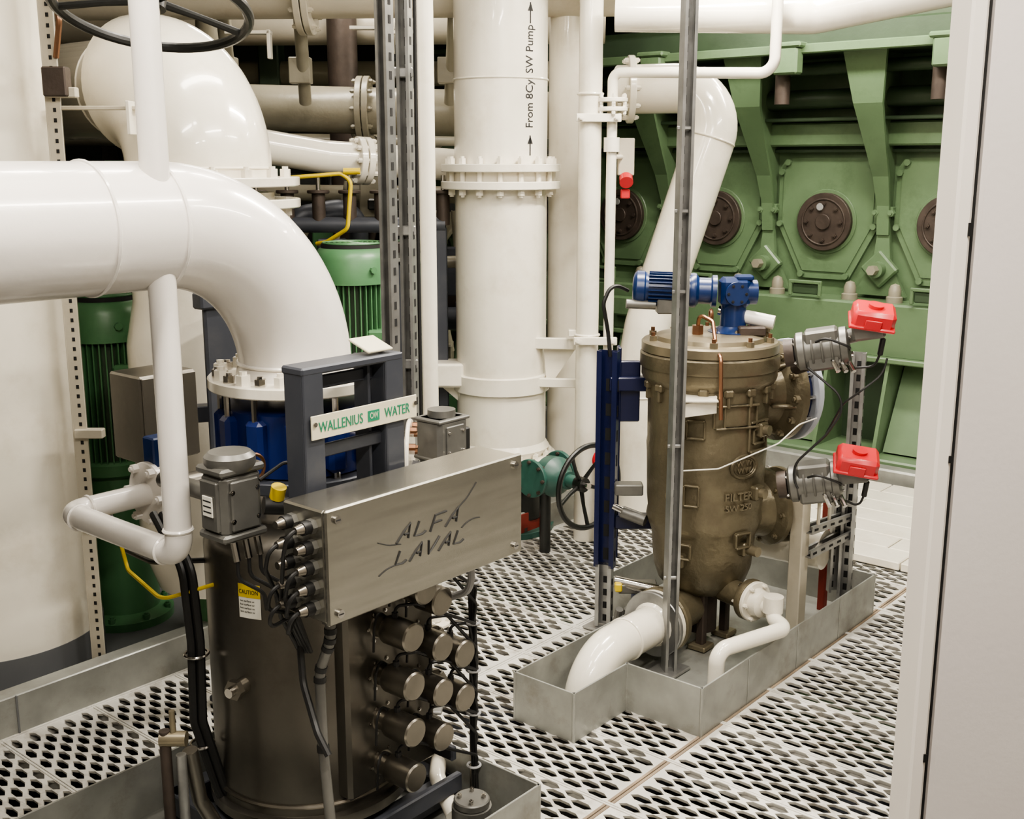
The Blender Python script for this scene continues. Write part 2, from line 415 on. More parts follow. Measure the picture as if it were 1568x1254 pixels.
FC = F(.62, .38)      # filter axis
ND = V((.90, .43, 0)).normalized()   # side branches
def filt():
    o = Obj('bronze_seawater_filter')
    bz, bm_ = 'bronze_casting', 'bronze_machined'
    c = FC.copy()
    prof = [(.08, .20), (.125, .215), (.155, .25), (.172, .30), (.178, .36), (.182, .42), (.196, .455), (.203, .48), (.198, .51), (.202, .55), (.206, .70), (.209, .74), (.206, .76), (.208, .90), (.211, .955), (.228, .975), (.232, .985), (.232, 1.02)]
    o.lathe(c, Z, prof, bz, 56)
    o.lathe(c, Z, [(.236, 1.015), (.238, 1.02), (.238, 1.06), (.232, 1.066)], bz, 56)
    o.lathe(c, Z, [(.229, 1.066), (.234, 1.07), (.234, 1.098), (.228, 1.104), (.19, 1.106), (.185, 1.12), (.15, 1.128), (.06, 1.13)], bm_, 56)
    for k in range(10):
        t = 2*math.pi*k/10+.2; r = V((math.cos(t), math.sin(t), 0))
        o.cyl(c+r*.205+Z*1.10, c+r*.205+Z*1.122, .014, bm_, seg=6)
        o.cyl(c+r*.205+Z*1.10, c+r*.205+Z*1.135, .007, 'copper', seg=8)
    def lug(ang, z, w, h, t=.02, m=bz, R=.212):
        a = math.radians(ang); r = V((math.cos(a), math.sin(a), 0)); s_ = V((-math.sin(a), math.cos(a), 0))
        o.box(c+r*R+Z*z, (t*2, w, h), m, (r, s_, Z), .006)
    for k in range(9): lug(-170+k*22, .955, .035, .028, .016)
    for k in range(9): lug(-170+k*22, .935, .012, .06, .012)
    def rect(ang, z, w, h, t=.009):
        dw = math.degrees(w/2/.21)
        lug(ang, z+h/2, w, .008, t, R=.208); lug(ang, z-h/2, w, .008, t, R=.208)
        lug(ang-dw, z, .008, h, t, R=.208); lug(ang+dw, z, .008, h, t, R=.208)
    rect(-72, .875, .16, .075); rect(-72, .875, .09, .075); rect(-45, .80, .10, .10); rect(-45, .80, .06, .05)
    rect(-110, .83, .06, .06); rect(-112, .60, .05, .07); rect(-60, .44, .06, .05); rect(-118, .40, .05, .05)
    for ang, z in ((-125, .82), (-42, .82), (-128, .60), (-44, .60), (-125, .36), (-50, .40)):
        lug(ang, z, .05, .05, .02, R=.208 if z > .45 else .185); a = math.radians(ang); r = V((math.cos(a), math.sin(a), 0))
        o.cyl(c+r*.20+Z*z, c+r*.245+Z*z, .018, bm_, seg=12)
    a = math.radians(-62); r = V((math.cos(a), math.sin(a), 0)); s_ = V((-math.sin(a), math.cos(a), 0))
    for q, rr_ in ((1, .006), (.82, .003)):
        pts = [c+r*.208+s_*(.052*q*math.cos(t))+Z*(.70+.038*q*math.sin(t)) for t in [2*math.pi*k/28 for k in range(28)]]
        o.sweep(pts, rr_, bz, 6, closed=True)
    def wrapz(z0, ang0, R):
        def f(co):
            an = math.radians(ang0)+co.x/R; rr = R+co.z
            return c+V((math.cos(an)*rr, math.sin(an)*rr, 0))+Z*(z0+co.y)
        return f
    o.text('W W', .028, (0,0,0), X, Y, bm_, .003, 'CENTER', wrapz(.703, -62, .209))
    o.text('WW', .028, (0,0,0), X, Y, bm_, .003, 'CENTER', wrapz(.678, -62, .209))
    o.text('FILTER', .038, (0,0,0), X, Y, bm_, .007, 'CENTER', wrapz(.585, -66, .206))
    o.text('SW 250', .032, (0,0,0), X, Y, bm_, .007, 'CENTER', wrapz(.548, -66, .206))
    # pedestal
    for q in (-1, 1):
        for w_ in (-1, 1):
            p = c+A*.08*q+B*.055*w_
            o.box(p+Z*.12, (.03, .03, .20), 'brown_valve_plate')
            o.box(p+Z*.02, (.07, .07, .02), 'bronze_machined')
            o.cyl(p+Z*.02, p+Z*.05, .014, 'polished_steel', seg=6)
    o.cyl(c+Z*.05, c+Z*.22, .06, 'brown_valve_plate')
    # upper branch with wafer valve
    n = ND
    ctr = c+Z*.90
    o.lathe(ctr+n*.12, n, [(.12, 0), (.115, .09), (.125, .12), (.172, .15), (.178, .155), (.178, .18), (.172, .185)], bz, 44)
    o.bolts(ctr+n*.272, -n, .156, 12, bm_, .014, .022)
    o.disc(ctr+n*.306, n, .15, .03, 'navy_bracket', 40)
    o.disc(ctr+n*.338, n, .183, .022, 'bluewhite', 48)
    o.lathe(ctr+n*.36, n, [(.13, 0), (.12, .03), (.05, .05)], 'bluewhite', 36)
    u, w_ = perp(n)
    for k in range(12):
        t = 2*math.pi*k/12; p = ctr+(u*math.cos(t)+w_*math.sin(t))*.157
        o.cyl(p+n*.26, p+n*.375, .007, 'polished_steel', seg=8)
    for k in range(6):
        t = 2*math.pi*k/6+.2; rr = u*math.cos(t)+w_*math.sin(t)
        o.beam(ctr+n*.18+rr*.12, ctr+n*.27+rr*.15, .012, .02, bz, up=rr)
    # lower branch
    ctr = c+Z*.47
    o.lathe(ctr+n*.10, n, [(.10, 0), (.095, .10), (.105, .14), (.135, .16), (.14, .165), (.14, .185), (.135, .19)], bz, 36)
    o.bolts(ctr+n*.265, -n, .12, 8, bm_, .012, .018)
    o.disc(ctr+n*.295, n, .11, .035, 'navy_bracket', 32)
    o.disc(ctr+n*.33, n, .14, .018, 'bronze_machined', 36)
    for k in range(8):
        t = 2*math.pi*k/8; p = ctr+(u*math.cos(t)+w_*math.sin(t))*.12
        o.cyl(p+n*.25, p+n*.36, .006, 'polished_steel', seg=8)
    # lower drain branch to the small white pipe
    ctr = c+Z*.235
    n2 = (-B*.9-A*.25).normalized()
    o.lathe(ctr+n2*.08, n2, [(.045, 0), (.045, .14), (.07, .15), (.072, .155), (.072, .17), (.07, .175)], bz, 28)
    o.bolts(ctr+n2*.23, -n2, .058, 6, 'polished_steel', .009, .012)
    # branch toward -A
    ctr = c+Z*.16
    o.lathe(ctr-A*.08, -A, [(.07, 0), (.07, .15), (.11, .16), (.115, .165), (.115, .185), (.11, .19)], bz, 32)
    # geared motors on the lid
    mb = 'motor_blue'
    p0 = V((c.x-.26, c.y+.05, 1.275)); d = V((1, -.12, -.03)).normalized()
    o.lathe(p0, d, [(.03, -.005), (.05, 0), (.060, .01), (.060, .035), (.055, .04), (.055, .045)], mb, 28)
    o.cyl(p0+d*.04, p0+d*.19, .050, mb, seg=28)
    for k in range(26):
        t = 2*math.pi*k/26; u, w_ = perp(d); rr = u*math.cos(t)+w_*math.sin(t)
        o.beam(p0+d*.05+rr*.053, p0+d*.18+rr*.053, .003, .014, mb, up=rr, bev=0)
    o.box(p0+d*.11+Z*-.055+Y*-.02, (.07, .06, .05), 'grey_aluminium', (X, Y, Z))
    o.cyl(p0+V((-.03, -.04, -.05)), p0+V((.07, -.04, -.055)), .016, 'grey_aluminium', seg=12)
    o.lathe(p0+d*.19, d, [(.058, 0), (.06, .012), (.058, .02), (.045, .03), (.045, .07), (.055, .075), (.055, .09)], mb, 28)
    g = p0+d*.34
    o.box(g+Z*.0, (.10, .085, .10), mb, (X, Y, Z), .014)
    o.cyl(g+V((.0, -.05, .0)), g+V((0, -.062, 0)), .04, mb, seg=24)
    o.bolts(g+V((0, -.062, 0)), -Y, .03, 6, 'slot_dark', .005, .004)
    o.cyl(g+V((.04, 0, .0)), g+V((.075, 0, 0)), .042, mb, seg=24)
    o.box(g+V((.03, -.01, .05)), (.06, .05, .02), mb, (X, Y, Z), .006)
    o.lathe(V((g.x, g.y, 1.12)), Z, [(.085, 0), (.085, .012), (.06, .018), (.045, .03), (.042, .12)], mb, 28)
    o.bolts(V((g.x, g.y, 1.13)), Z, .072, 6, 'polished_steel', .008, .01)
    o.torus(V((g.x-.085, g.y-.05, 1.19)), X, .02, .006, 'copper', 16, 6)
    o.pipe([V((g.x-.13, g.y-.06, 1.13)), V((g.x-.13, g.y-.08, 1.20)), V((g.x-.09, g.y-.12, 1.18)), V((g.x-.09, g.y-.20, 1.10)), V((g.x-.085, g.y-.265, 1.08)), V((g.x-.08, g.y-.275, .88))], .007, 'copper', .02, 8)
    o.cyl(V((g.x-.13, g.y-.06, 1.12)), V((g.x-.13, g.y-.06, 1.16)), .02, 'copper', seg=6)
    o.cyl(V((c.x+.07, c.y+.02, 1.19)), V((c.x+.21, c.y-.03, 1.165)), .024, 'white_pipe_paint', seg=18)
    o.cyl(V((c.x+.03, c.y+.03, 1.20)), V((c.x+.08, c.y+.015, 1.19)), .017, 'polished_steel', seg=12)
    for k in range(8):
        p = c+V((.06+.02*k, .05-.02*(k % 3), 0))
        o.cyl(p+Z*1.125, p+Z*(1.15+.01*(k % 2)), .008+.004*(k % 2), 'bronze_machined' if k % 2 else 'copper', seg=8)
    o.box(c+V((.13, -.05, 1.14)), (.09, .05, .03), 'brown_valve_plate', (X, Y, Z))
    # thin cable across the front
    o.pipe([V((c.x-.15, c.y-.24, .70)), V((c.x+.0, c.y-.245, .71)), V((c.x+.2, c.y-.22, .79)), V((c.x+.27, c.y-.2, .85)), V((c.x+.34, c.y-.15, .86))], .0025, 'label_white', .04, 6)
    o.done()
filt()

def actuator(o, c, d, L=.15, R=.042):
    c = tobj(c); d = tobj(d).normalized(); u, w_ = perp(d)
    m = 'grey_aluminium'
    o.lathe(c-d*L/2, d, [(R*.8, 0), (R, .008), (R, .028), (R*.86, .032), (R*.86, L-.032), (R, L-.028), (R, L-.008), (R*.8, L)], m, 24)
    o.box(c, (L*.62, R*1.5, R*2.1), m, (d, u, w_), .008)
    o.bolts(c+d*L/2, d, R*.7, 4, 'polished_steel', .005, .006, .5)
    o.bolts(c-d*L/2, -d, R*.7, 4, 'polished_steel', .005, .006, .5)
    for q in (-.3, 0, .3):
        o.torus(c+d*L*q*.6, d, R*.93, .004, m, 20, 6)

def vact():
    o = Obj('pneumatic_valve_actuator')
    for (g, r) in ((V((1.0, 3.62, 1.112)), V((1.125, 3.56, 1.178))), (V((1.0, 3.62, .668)), V((1.105, 3.56, .710)))):
        d = V((.82, -.25, .16)).normalized()
        actuator(o, g, d, .17, .062)
        o.cyl(g-d*.09, g-d*.12, .045, 'brown_valve_plate')
        o.cyl(g+V((-.01, .0, -.04)), g+V((-.03, .20, -.10)), .022, 'brown_valve_plate')
        o.cyl(g+V((.02, 0, .02)), r, .024, 'grey_aluminium', seg=14)
        o.box(r, (.10, .075, .05), 'grey_aluminium', (d, d.cross(Z).normalized(), d.cross(Z).cross(d).normalized()*-1), .008)
        xx = V((.95, -.2, -.12)).normalized(); yy = Z.cross(xx).normalized(); zz = (xx.cross(yy)-Y*.30).normalized(); yy = zz.cross(xx).normalized()
        o.box(r+zz*.052, (.130, .11, .062), 'red_plastic', (xx, yy, zz), .012)
        o.box(r+zz*.030, (.140, .12, .012), 'red_plastic', (xx, yy, zz), .004)
        o.box(r+zz*.045-yy*.058, (.05, .006, .03), 'red_plastic', (xx, yy, zz), .002)
        o.cyl(r+zz*.08, r+zz*.093, .024, 'red_plastic', seg=20)
        o.cyl(r-zz*.02+xx*.05, r-zz*.075+xx*.055, .009, 'black_rubber', seg=10)
        o.pipe([r-zz*.07+xx*.055, r-zz*.12+xx*.05, g+V((.10, -.02, -.06)), g+V((.05, .0, -.07))], .004, 'black_rubber', .03, 8)
        o.pipe([g+V((-.04, -.06, .03)), g+V((-.02, -.10, .05)), g+V((.06, -.10, .02)), g+V((.07, -.05, .0))], .004, 'black_rubber', .03, 8)
        for q in range(3):
            o.cyl(g+V((.02+.025*q, -.05, -.03)), g+V((.03+.025*q, -.085, -.06)), .008, 'polished_steel', seg=8)
    o.pipe([V((.94, 3.56, 1.06)), V((1.06, 3.50, .96)), V((1.00, 3.52, .85)), V((.90, 3.58, .72)), V((.93, 3.56, .66))], .004, 'black_rubber', .08, 8)
    o.pipe([V((1.17, 3.5, 1.10)), V((1.16, 3.5, 1.05)), V((1.10, 3.5, 1.0)), V((1.05, 3.53, .95)), V((1.02, 3.6, .83))], .0035, 'black_rubber', .08, 8)
    o.done()
vact()

def supports():
    o = Obj('steel_support_frame')
    s = 'galvanised_strut'
    p = F(1.13, .06); o.strut(p+Z*.01, p+Z*1.03, .05, .035, -A-B*.3, s)
    q = F(.87, .13)
    o.box(q+Z*.29, (.06, .05, .56), 'cream_paint', bev=.004)
    o.strut(F(.87, .10, .40), F(1.13, .06, .40), .04, .03, Z, s)
    o.strut(F(.87, .10, .31), F(1.13, .06, .33), .04, .03, Z, s)
    o.box(F(1.0, .08, .48), (.012, .012, .16), 'cream_paint'); o.box(F(.91, .08, .48), (.012, .012, .16), 'cream_paint')
    o.beam(F(.87, .08, .55), F(.90, .08, .52), .04, .02, s)
    o.box(F(1.16, .16, .25), (.03, .03, .5), 'red_primer')
    o.strut(F(1.10, .10, .12), F(1.10, .10, .60), .04, .03, -A-B, s)
    o.box(F(1.13, .06, .01), (.1, .1, .012), s)
    o.cyl(F(1.0, .36, .3), F(1.02, .10, .3), .075, 'white_gloss_paint')
    o.done()
supports()

def navy():
    o = Obj('navy_mounting_bracket')
    n = 'navy_bracket'
    p = F(.48, .70)
    o.strut(p+Z*.25, p+Z*1.05, .075, .035, -Y-X*.4, n, .09)
    o.box(p+V((.035, .02, .67)), (.012, .06, .78), n, (X, Y, Z))
    o.strut(p+Z*.02, p+Z*.26, .06, .035, -Y-X*.4, 'galvanised_strut')
    o.box(p+V((0, 0, .010)), (.12, .12, .012), 'galvanised_strut')
    for z, L in ((.93, .18), (.42, .16)):
        o.box(p+V((.09, .0, z)), (L, .05, .05), n, (X, Y, Z))
    o.box(p+V((.06, .01, .90)), (.10, .02, .22), n, (X, Y, Z))
    o.box(p+V((.07, -.06, .56)), (.10, .06, .04), 'grey_aluminium', (X, Y, Z))
    o.cyl(p+V((.05, -.05, .47)), p+V((.13, -.09, .45)), .022, 'grey_aluminium')
    o.cyl(p+V((.02, -.05, .49)), p+V((.05, -.07, .48)), .012, 'polished_steel')
    o.box(p+V((.10, -.14, .22)), (.14, .06, .035), 'grey_aluminium', (X, Y, Z))
    o.cyl(p+V((.02, -.14, .24)), p+V((.17, -.18, .22)), .02, 'polished_steel')
    o.box(p+V((.03, -.16, .23)), (.025, .05, .03), 'yellow_paint', (X, Y, Z))
    o.cyl(p+V((.10, -.12, .19)), p+V((.10, -.12, .05)), .018, 'valve_blue')
    for k in range(4):
        o.cyl(p+V((.03+.03*k, -.10, .06)), p+V((.04+.03*k, -.13, .13)), .014, 'grey_aluminium', seg=10)
    o.pipe([p+V((.0, -.02, 1.03)), p+V((-.01, -.02, 1.12)), p+V((-.03, -.04, 1.22)), p+V((.0, -.03, 1.29)), p+V((.06, 0, 1.26))], .007, 'black_rubber', .05, 8)
    o.done()
navy()

o = Obj('white_filter_drain_pipe')
W = 'white_gloss_paint'
a0 = FC+Z*.16-A*.275
o.flange(a0, -A, .112, .02, W, 8, W, .010)
o.disc(a0-A*.022, -A, .115, .018, 'galvanised_strut', 32)
o.lathe(a0, -A, [(.085, .03), (.07, .05), (.07, .06)], W, 24)
o.sweep(fillet([a0-A*.02, a0-A*.40, a0-A*.42-Z*.14], .17, 12), .068, W, 28)
o.weld(a0-A*.2, A, .069, W)
o.done()
o = Obj('white_bypass_pipe')
n2 = (-B*.9-A*.25).normalized(); p = FC+Z*.235+n2*.255
o.flange(p, n2, .07, .016, W, 6, W, .008)
o.lathe(p+n2*.016, n2, [(.05, 0), (.045, .03), (.03, .04)], W, 20)
e = p+n2*.09
q = V((.641, 3.315, .205))
o.pipe([p, e, e+Z*-.03+V((.0, -.02, 0)), V((.90, 3.50, .20)), q, q+Z*-.195], .026, W, .045, 18)
o.cyl(e+Z*-.01, e+Z*.045, .034, W)
o.flange(V((q.x, q.y, .012)), Z, .045, .01, W, 4, W, .005, both=False)
o.done()

# ------------------------------------------------------------------ strut in front of filter
o = Obj('slotted_steel_post')
p = F(.309, .32)
o.strut(p+Z*.01, p+Z*3.08, .041, .041, -Y+X*.25); o.box(p+Z*.015, (.12, .12, .012), 'galvanised_strut')
for z in (.35, .8, 1.3, 1.55, 1.8): o.box(p+V((0, -.022, z)), (.045, .008, .012), 'galvanised_strut', (X, Y, Z))
o.prism([p+V((.02, .0, .93)), p+V((.14, .02, .955)), p+V((.14, .02, .90)), p+V((.03, 0, .89))], Y*.02, W)
o.box(p+V((.08, .05, .945)), (.12, .12, .006), W, (X, Y, Z), .001)
o.done()
o = Obj('slotted_cable_post')
for k, (x0, y0) in enumerate(((-.348, 3.35), (-.303, 3.42))):
    o.strut(V((x0, y0, 0.012)), V((x0, y0, 3.08)), .038, .038, -Y-X*.6+(X*.3 if k else V((0,0,0))))
o.box(V((-.32, 3.39, .006)), (.2, .2, .01), 'galvanised_strut', (X, Y, Z))
for z in (1.1, 1.5, 1.95, 2.3):
    o.box(V((-.325, 3.40, z)), (.08, .012, .03), 'galvanised_strut', (X, Y, Z))
for q in range(4):
    xx = -.32+.012*q
    o.pipe([V((xx, 3.46, .4)), V((xx, 3.46, 1.2)), V((xx+.005, 3.46, 3.05))], .0055, 'black_rubber' if q % 2 else 'grey_conduit', .1, 8)
o.done()

# ------------------------------------------------------------------ centre column
def column():
    o = Obj('white_seawater_riser')
    c = V((-.05, 5.2, 0)); R = .207
    W = 'white_gloss_paint'
    o.cyl(c+Z*.36, c+Z*3.08, R, W, seg=56)
    o.flange(c+Z*1.655, Z, .268, .035, W, 16, W, .017, both=False)
    o.flange(c+Z*1.615, -Z, .268, .035, W, 16, W, .017, both=False)
    o.cyl(c+Z*1.59, c+Z*1.66, .222, W, seg=40)
    for k in range(16):
        t = 2*math.pi*k/16; p = c+V((math.cos(t), math.sin(t), 0))*.233
        o.cyl(p+Z*1.57, p+Z*1.70, .012, W, seg=8)
    o.lathe(c, Z, [(.207, .665), (.222, .67), (.222, .745), (.207, .75)], W, 56)
    o.box(c+V((-.24, -.05, .75)), (.14, .16, .11), W, (X, Y, Z), .01)
    o.prism([c+V((-.20, -.05, .80)), c+V((-.36, -.05, .80)), c+V((-.36, -.05, .76)), c+V((-.20, -.05, .62))], Y*.02, W)
    o.lathe(c, Z, [(R, .37), (.225, .40), (.207, .43)], W, 48)
    o.flange(c+Z*.335, Z, .255, .032, W, 16, W, .015, both=False)
    o.flange(c+Z*.30, -Z, .25, .03, 'teal_valve', 16, 'brown_valve_plate', .014, both=False)
    o.lathe(c, Z, [(.19, -.03), (.19, .05), (.22, .08), (.22, .2), (.2, .27)], 'black_iron', 36)
    o.flange(c+Z*.0, Z, .25, .03, 'teal_valve', 12, 'brown_valve_plate', .014, both=False)
    for z in (2.05, ): o.weld(c+Z*z, Z, R+.001, W)
    def wr2(co):
        a = math.radians(-90+42)+(-co.y)/R; rr = R+.0015+co.z
        return c+V((math.cos(a)*rr, math.sin(a)*rr, 0))+Z*(1.84+co.x)
    o.text('From 8Cyl SW Pump', .056, (0,0,0), X, Y, 'ink_black', .0006, 'LEFT', wr2, fitw=.42)
    a = math.radians(-90+38)
    r = V((math.cos(a), math.sin(a), 0)); s_ = V((-math.sin(a), math.cos(a), 0))
    b = c+r*(R+.001)
    for x0 in (1.755, 2.30):
        o.beam(b+Z*(x0-.03), b+Z*(x0+.055), .005, .002, 'ink_black', up=r, bev=0)
        o.prism([b+Z*(x0+.055), b+Z*(x0+.02)+s_*.014, b+Z*(x0+.02)-s_*.014], r*.001, 'ink_black')
    o.done()
column()

# pipes right of the column
o = Obj('white_vertical_pipe')
o.cyl(V((.255, 5.45, 0)), V((.255, 5.45, 3.08)), .085, W, seg=32)
o.cyl(V((.333, 5.0, .0)), V((.333, 5.0, 3.08)), .050, W, seg=28)
for z in (1.98, .95): o.torus(V((.333, 5.0, z)), Z, .052, .006, W)
o.beam(V((.25, 5.02, .955)), V((.36, 5.02, .955)), .05, .03, W)
o.beam(V((.1, 5.08, .90)), V((.33, 5.05, .90)), .03, .05, W)
o.beam(V((.1, 5.08, .72)), V((.33, 5.05, .72)), .03, .04, W)
o.prism([V((.14, 5.1, .92)), V((.32, 5.08, .92)), V((.16, 5.1, .68))], Y*.015, W)
for z in (1.88, .93):
    o.beam(V((.27, 4.94, z)), V((.46, 4.94, z)), .02, .035, W)
    o.bolts(V((.29, 4.93, z)), -Y, 0, 1, W, .012, .015); o.bolts(V((.44, 4.93, z)), -Y, 0, 1, W, .012, .015)
o.done()
o = Obj('white_vent_pipe')
o.pipe([V((.425, 4.98, .01)), V((.425, 4.98, 2.065)), V((.49, 4.95, 2.065)), V((1.02, 4.6, 2.035)), V((1.02, 4.6, 2.45)), V((1.02, 4.7, 2.9))], .022, W, .06, 18)
o.flange(V((.425, 4.98, 1.945)), Z, .065, .018, W, 6, W, .009)
o.flange(V((.425, 4.98, 1.925)), -Z, .065, .018, W, 6, W, .009)
o.cyl(V((.425, 4.98, 1.74)), V((.425, 4.98, 1.80)), .034, W)
o.done()
o = Obj('white_riser_small')
o.cyl(V((-.292, 4.0, .02)), V((-.292, 4.0, 3.08)), .0285, W, seg=24)
o.flange(V((-.292, 4.0, .002)), Z, .06, .015, W, 4, W, .008, both=False)
o.done()

# gooseneck pipe in front of engine
o = Obj('white_gooseneck_pipe')
g = [V((.50, 5.55, 2.03)), V((.98, 5.35, 2.03)), V((.64, 5.30, .95)), V((.60, 5.3, .70)), V((.60, 5.3, .01))]
o.sweep(fillet(g, [.19, .3, .3], 14), .112, W, 32)
o.flange(V((.54, 5.53, 2.03)), X, .155, .03, W, 10, W, .012)
o.weld(V((.60, 5.3, .62)), Z, .113, W)
o.weld(V((.905, 5.335, 1.80)), V((.3, .05, .95)), .113, W)
o.flange(V((.60, 5.3, .002)), Z, .17, .03, W, 10, W, .012, both=False)
o.done()

# teal valve with black handwheel, red wheel
o = Obj('gate_valve')
wc = V((.325, 4.62, .36)); n = V((.66, -.75, 0)).normalized()
o.wheel(wc, n, .178, .012, 'black_iron', 5, .032, .05)
o.cyl(wc-n*.04, wc-n*.16, .028, 'teal_valve'); o.cyl(wc, wc-n*.2, .014, 'polished_steel')
o.lathe(wc-n*.27, n, [(.05, 0), (.085, .015), (.09, .07), (.07, .10), (.045, .12), (.04, .15)], 'teal_valve', 28)
o.bolts(wc-n*.22, n, .07, 8, 'teal_valve', .008, .012)
o.cyl(wc-n*.27-A*.10, wc-n*.27+A*.10, .06, 'teal_valve', seg=28)
o.flange(wc-n*.27+A*.09, A, .085, .018, 'teal_valve', 8, 'brown_valve_plate', .008)
o.flange(wc-n*.27-A*.09, -A, .085, .018, 'teal_valve', 8, 'brown_valve_plate', .008)
o.cyl(wc-n*.27-Z*.05, wc-n*.27-Z*.36, .025, 'black_iron')
o.done()
o = Obj('red_handwheel_valve')
rc = V((.40, 4.80, .43))
o.wheel(rc, (-Y+X*.3), .045, .009, 'red_plastic', 4, .012, .008)
o.cyl(rc, rc+Y*.15, .01, 'polished_steel'); o.cyl(rc+Y*.12+Z*-.05, rc+Y*.12+Z*.05, .025, 'galvanised_strut')
o.cyl(rc+Y*.12-Z*.43, rc+Y*.12-Z*.04, .015, 'galvanised_strut')
o.done()
o = Obj('emergency_stop_box')
o.box(V((.50, 5.12, 1.72)), (.07, .06, .16), 'cream_paint', (X, Y, Z)); o.cyl(V((.50, 5.10, 1.63)), V((.50, 5.07, 1.61)), .03, 'red_plastic')
o.box(V((.50, 5.12, 1.56)), (.04, .04, .04), 'red_plastic', (X, Y, Z)); o.cyl(V((.48, 5.1, 1.72)), V((.435, 5.0, 1.72)), .01, W)
o.done()

# ------------------------------------------------------------------ reactor unit (foreground)
O2 = V((.068, 2.61, 0))
def G(a, b, z=0): return O2+A*a+B*b+Z*z
t2 = tray('reactor_drip_tray', G, [(0, 0), (0, .86), (-.95, .86), (-.95, 0)], .16); t2.done()
RC = V((-.53, 2.75, 0))
def reactor():
    o = Obj('uv_water_treatment_reactor')
    sd = 'stainless_dark'; c = RC
    o.lathe(c, Z, [(.20, .02), (.20, .10), (.262, .105), (.262, .13), (.247, .135), (.245, .15), (.245, .78), (.235, .81), (.19, .845), (.16, .85)], sd, 64)
    o.torus(c+Z*.16, Z, .247, .006, 'stainless_cap', 56, 6)
    o.cyl(c+Z*.84, c+Z*.95, .15, 'polished_steel', seg=48)
    o.disc(c+Z*.935, Z, .205, .03, 'slate_frame', 48)
    o.bolts(c+Z*.935, -Z, .18, 12, 'polished_steel', .012, .02)
    o.lathe(c, Z, [(.165, .965), (.175, .97), (.175, 1.12), (.165, 1.125)], 'valve_blue', 48)
    for k in range(12):
        t = 2*math.pi*k/12+.15; r = V((math.cos(t), math.sin(t), 0)); s_ = V((-math.sin(t), math.cos(t), 0))
        o.box(c+r*.178+Z*1.045, (.045, .048, .13), 'valve_blue', (r, s_, Z), .01)
        o.cyl(c+r*.185+Z*.95, c+r*.185+Z*1.16, .008, 'polished_steel', seg=8)
    o.cyl(c+V((.16, -.12, 1.06)), c+V((.20, -.15, 1.06)), .024, 'polished_steel')
    a = math.radians(-118); r = V((math.cos(a), math.sin(a), 0))
    o.cyl(c+r*.235+Z*.47, c+r*.275+Z*.47, .020, 'stainless_cap'); o.cyl(c+r*.27+Z*.47, c+r*.285+Z*.47, .026, 'stainless_cap', seg=6)
    o.cyl(c+r*.28+Z*.47, c+r*.30+Z*.47, .012, 'polished_steel')
    def patch(a0, a1, z0, z1, m, R=.2465):
        n = 6; vs = []; fs = []
        for i in range(n+1):
            t = math.radians(a0+(a1-a0)*i/n); vs += [c+V((math.cos(t)*R, math.sin(t)*R, z0)), c+V((math.cos(t)*R, math.sin(t)*R, z1))]
        for i in range(n): fs.append((2*i, 2*i+2, 2*i+3, 2*i+1))
        o.add(vs, fs, m)
    patch(-118, -104, .645, .73, 'label_white'); patch(-118, -104, .697, .73, 'yellow_paint', .2472)
    def wr(co):
        t = math.radians(-117.5)+co.x/.247; R = .2478+co.z
        return c+V((math.cos(t)*R, math.sin(t)*R, .706+co.y))
    o.text('CAUTION', .015, (0,0,0), X, Y, 'ink_black', .0002, 'LEFT', wr, fitw=.052)
    for k in range(4):
        def wr3(co, k=k):
            t = math.radians(-117)+co.x/.247; R = .2475+co.z
            return c+V((math.cos(t)*R, math.sin(t)*R, .686-.009*k+co.y))
        o.text('hot surface uv', .007, (0,0,0), X, Y, 'ink_black', .0002, 'LEFT', wr3)
    # side plate with lamp end caps, facing -B
    n = -B
    pc = c+n*.21+Z*.46
    o.box(pc+A*.05+n*.03, (.30, .05, .58), sd, bev=.01)
    caps = [(-.02, .60), (-.02, .475), (-.02, .355), (-.02, .235), (.09, .655), (.09, .535), (.09, .415), (.09, .295), (.035, .70), (.17, .49), (.17, .37)]
    for i, (a_, z) in enumerate(caps):
        L = .13 if a_ < 0 else .12
        p = c+n*.25+A*(a_+.03)+Z*z
        o.lathe(p, n, [(.044, 0), (.044, .012), (.028, .016), (.028, .045), (.034, .047), (.036, .052), (.036, L), (.032, L+.004)], 'stainless_cap', 28)
        o.bolts(p+n*.012, n, .039, 6, 'polished_steel', .005, .006)
        o.cyl(p+n*.07+Z*.030, p+n*.07+Z*.048, .008, 'black_rubber', seg=8)
        s0 = p+n*.07+Z*.048
        e0 = c+n*.33+A*.255+Z*(z-.05)
        o.pipe([s0, s0+Z*.016, s0+A*.05+Z*.012+n*.02, e0+n*.03, e0-Z*.06+n*.02], .0042, 'black_rubber', .02, 6)
        q0 = p+n*.035
        o.pipe([q0+Z*.028, q0+Z*.05-A*.02, q0+Z*.02-A*.045+n*.01, q0-Z*.05-A*.04], .0035, 'black_rubber', .02, 6)
    o.cyl(c+n*.33+A*.27+Z*.02, c+n*.33+A*.27+Z*.80, .008, 'stainless_cap')
    for k in range(3):
        o.pipe([c+n*(.34+.008*k)+A*.26+Z*.05, c+n*(.345+.006*k)+A*.25+Z*.25, c+n*(.335+.01*k)+A*.262+Z*.45, c+n*(.34)+A*(.25+.006*k)+Z*.66], .0042, 'black_rubber', .05, 6)
    for z in (.15, .3, .42, .55, .66): o.torus(c+n*.345+A*.258+Z*z, Z, .017, .0035, 'grey_conduit', 14, 6)
    for q in (-1, 1):
        o.beam(c+A*.25*q+B*-.27+Z*.05, c+A*.25*q+B*.27+Z*.05, .05, .06, 'slate_frame')
        o.beam(c+B*.25*q+A*-.27+Z*.05, c+B*.25*q+A*.27+Z*.05, .05, .06, 'slate_frame')
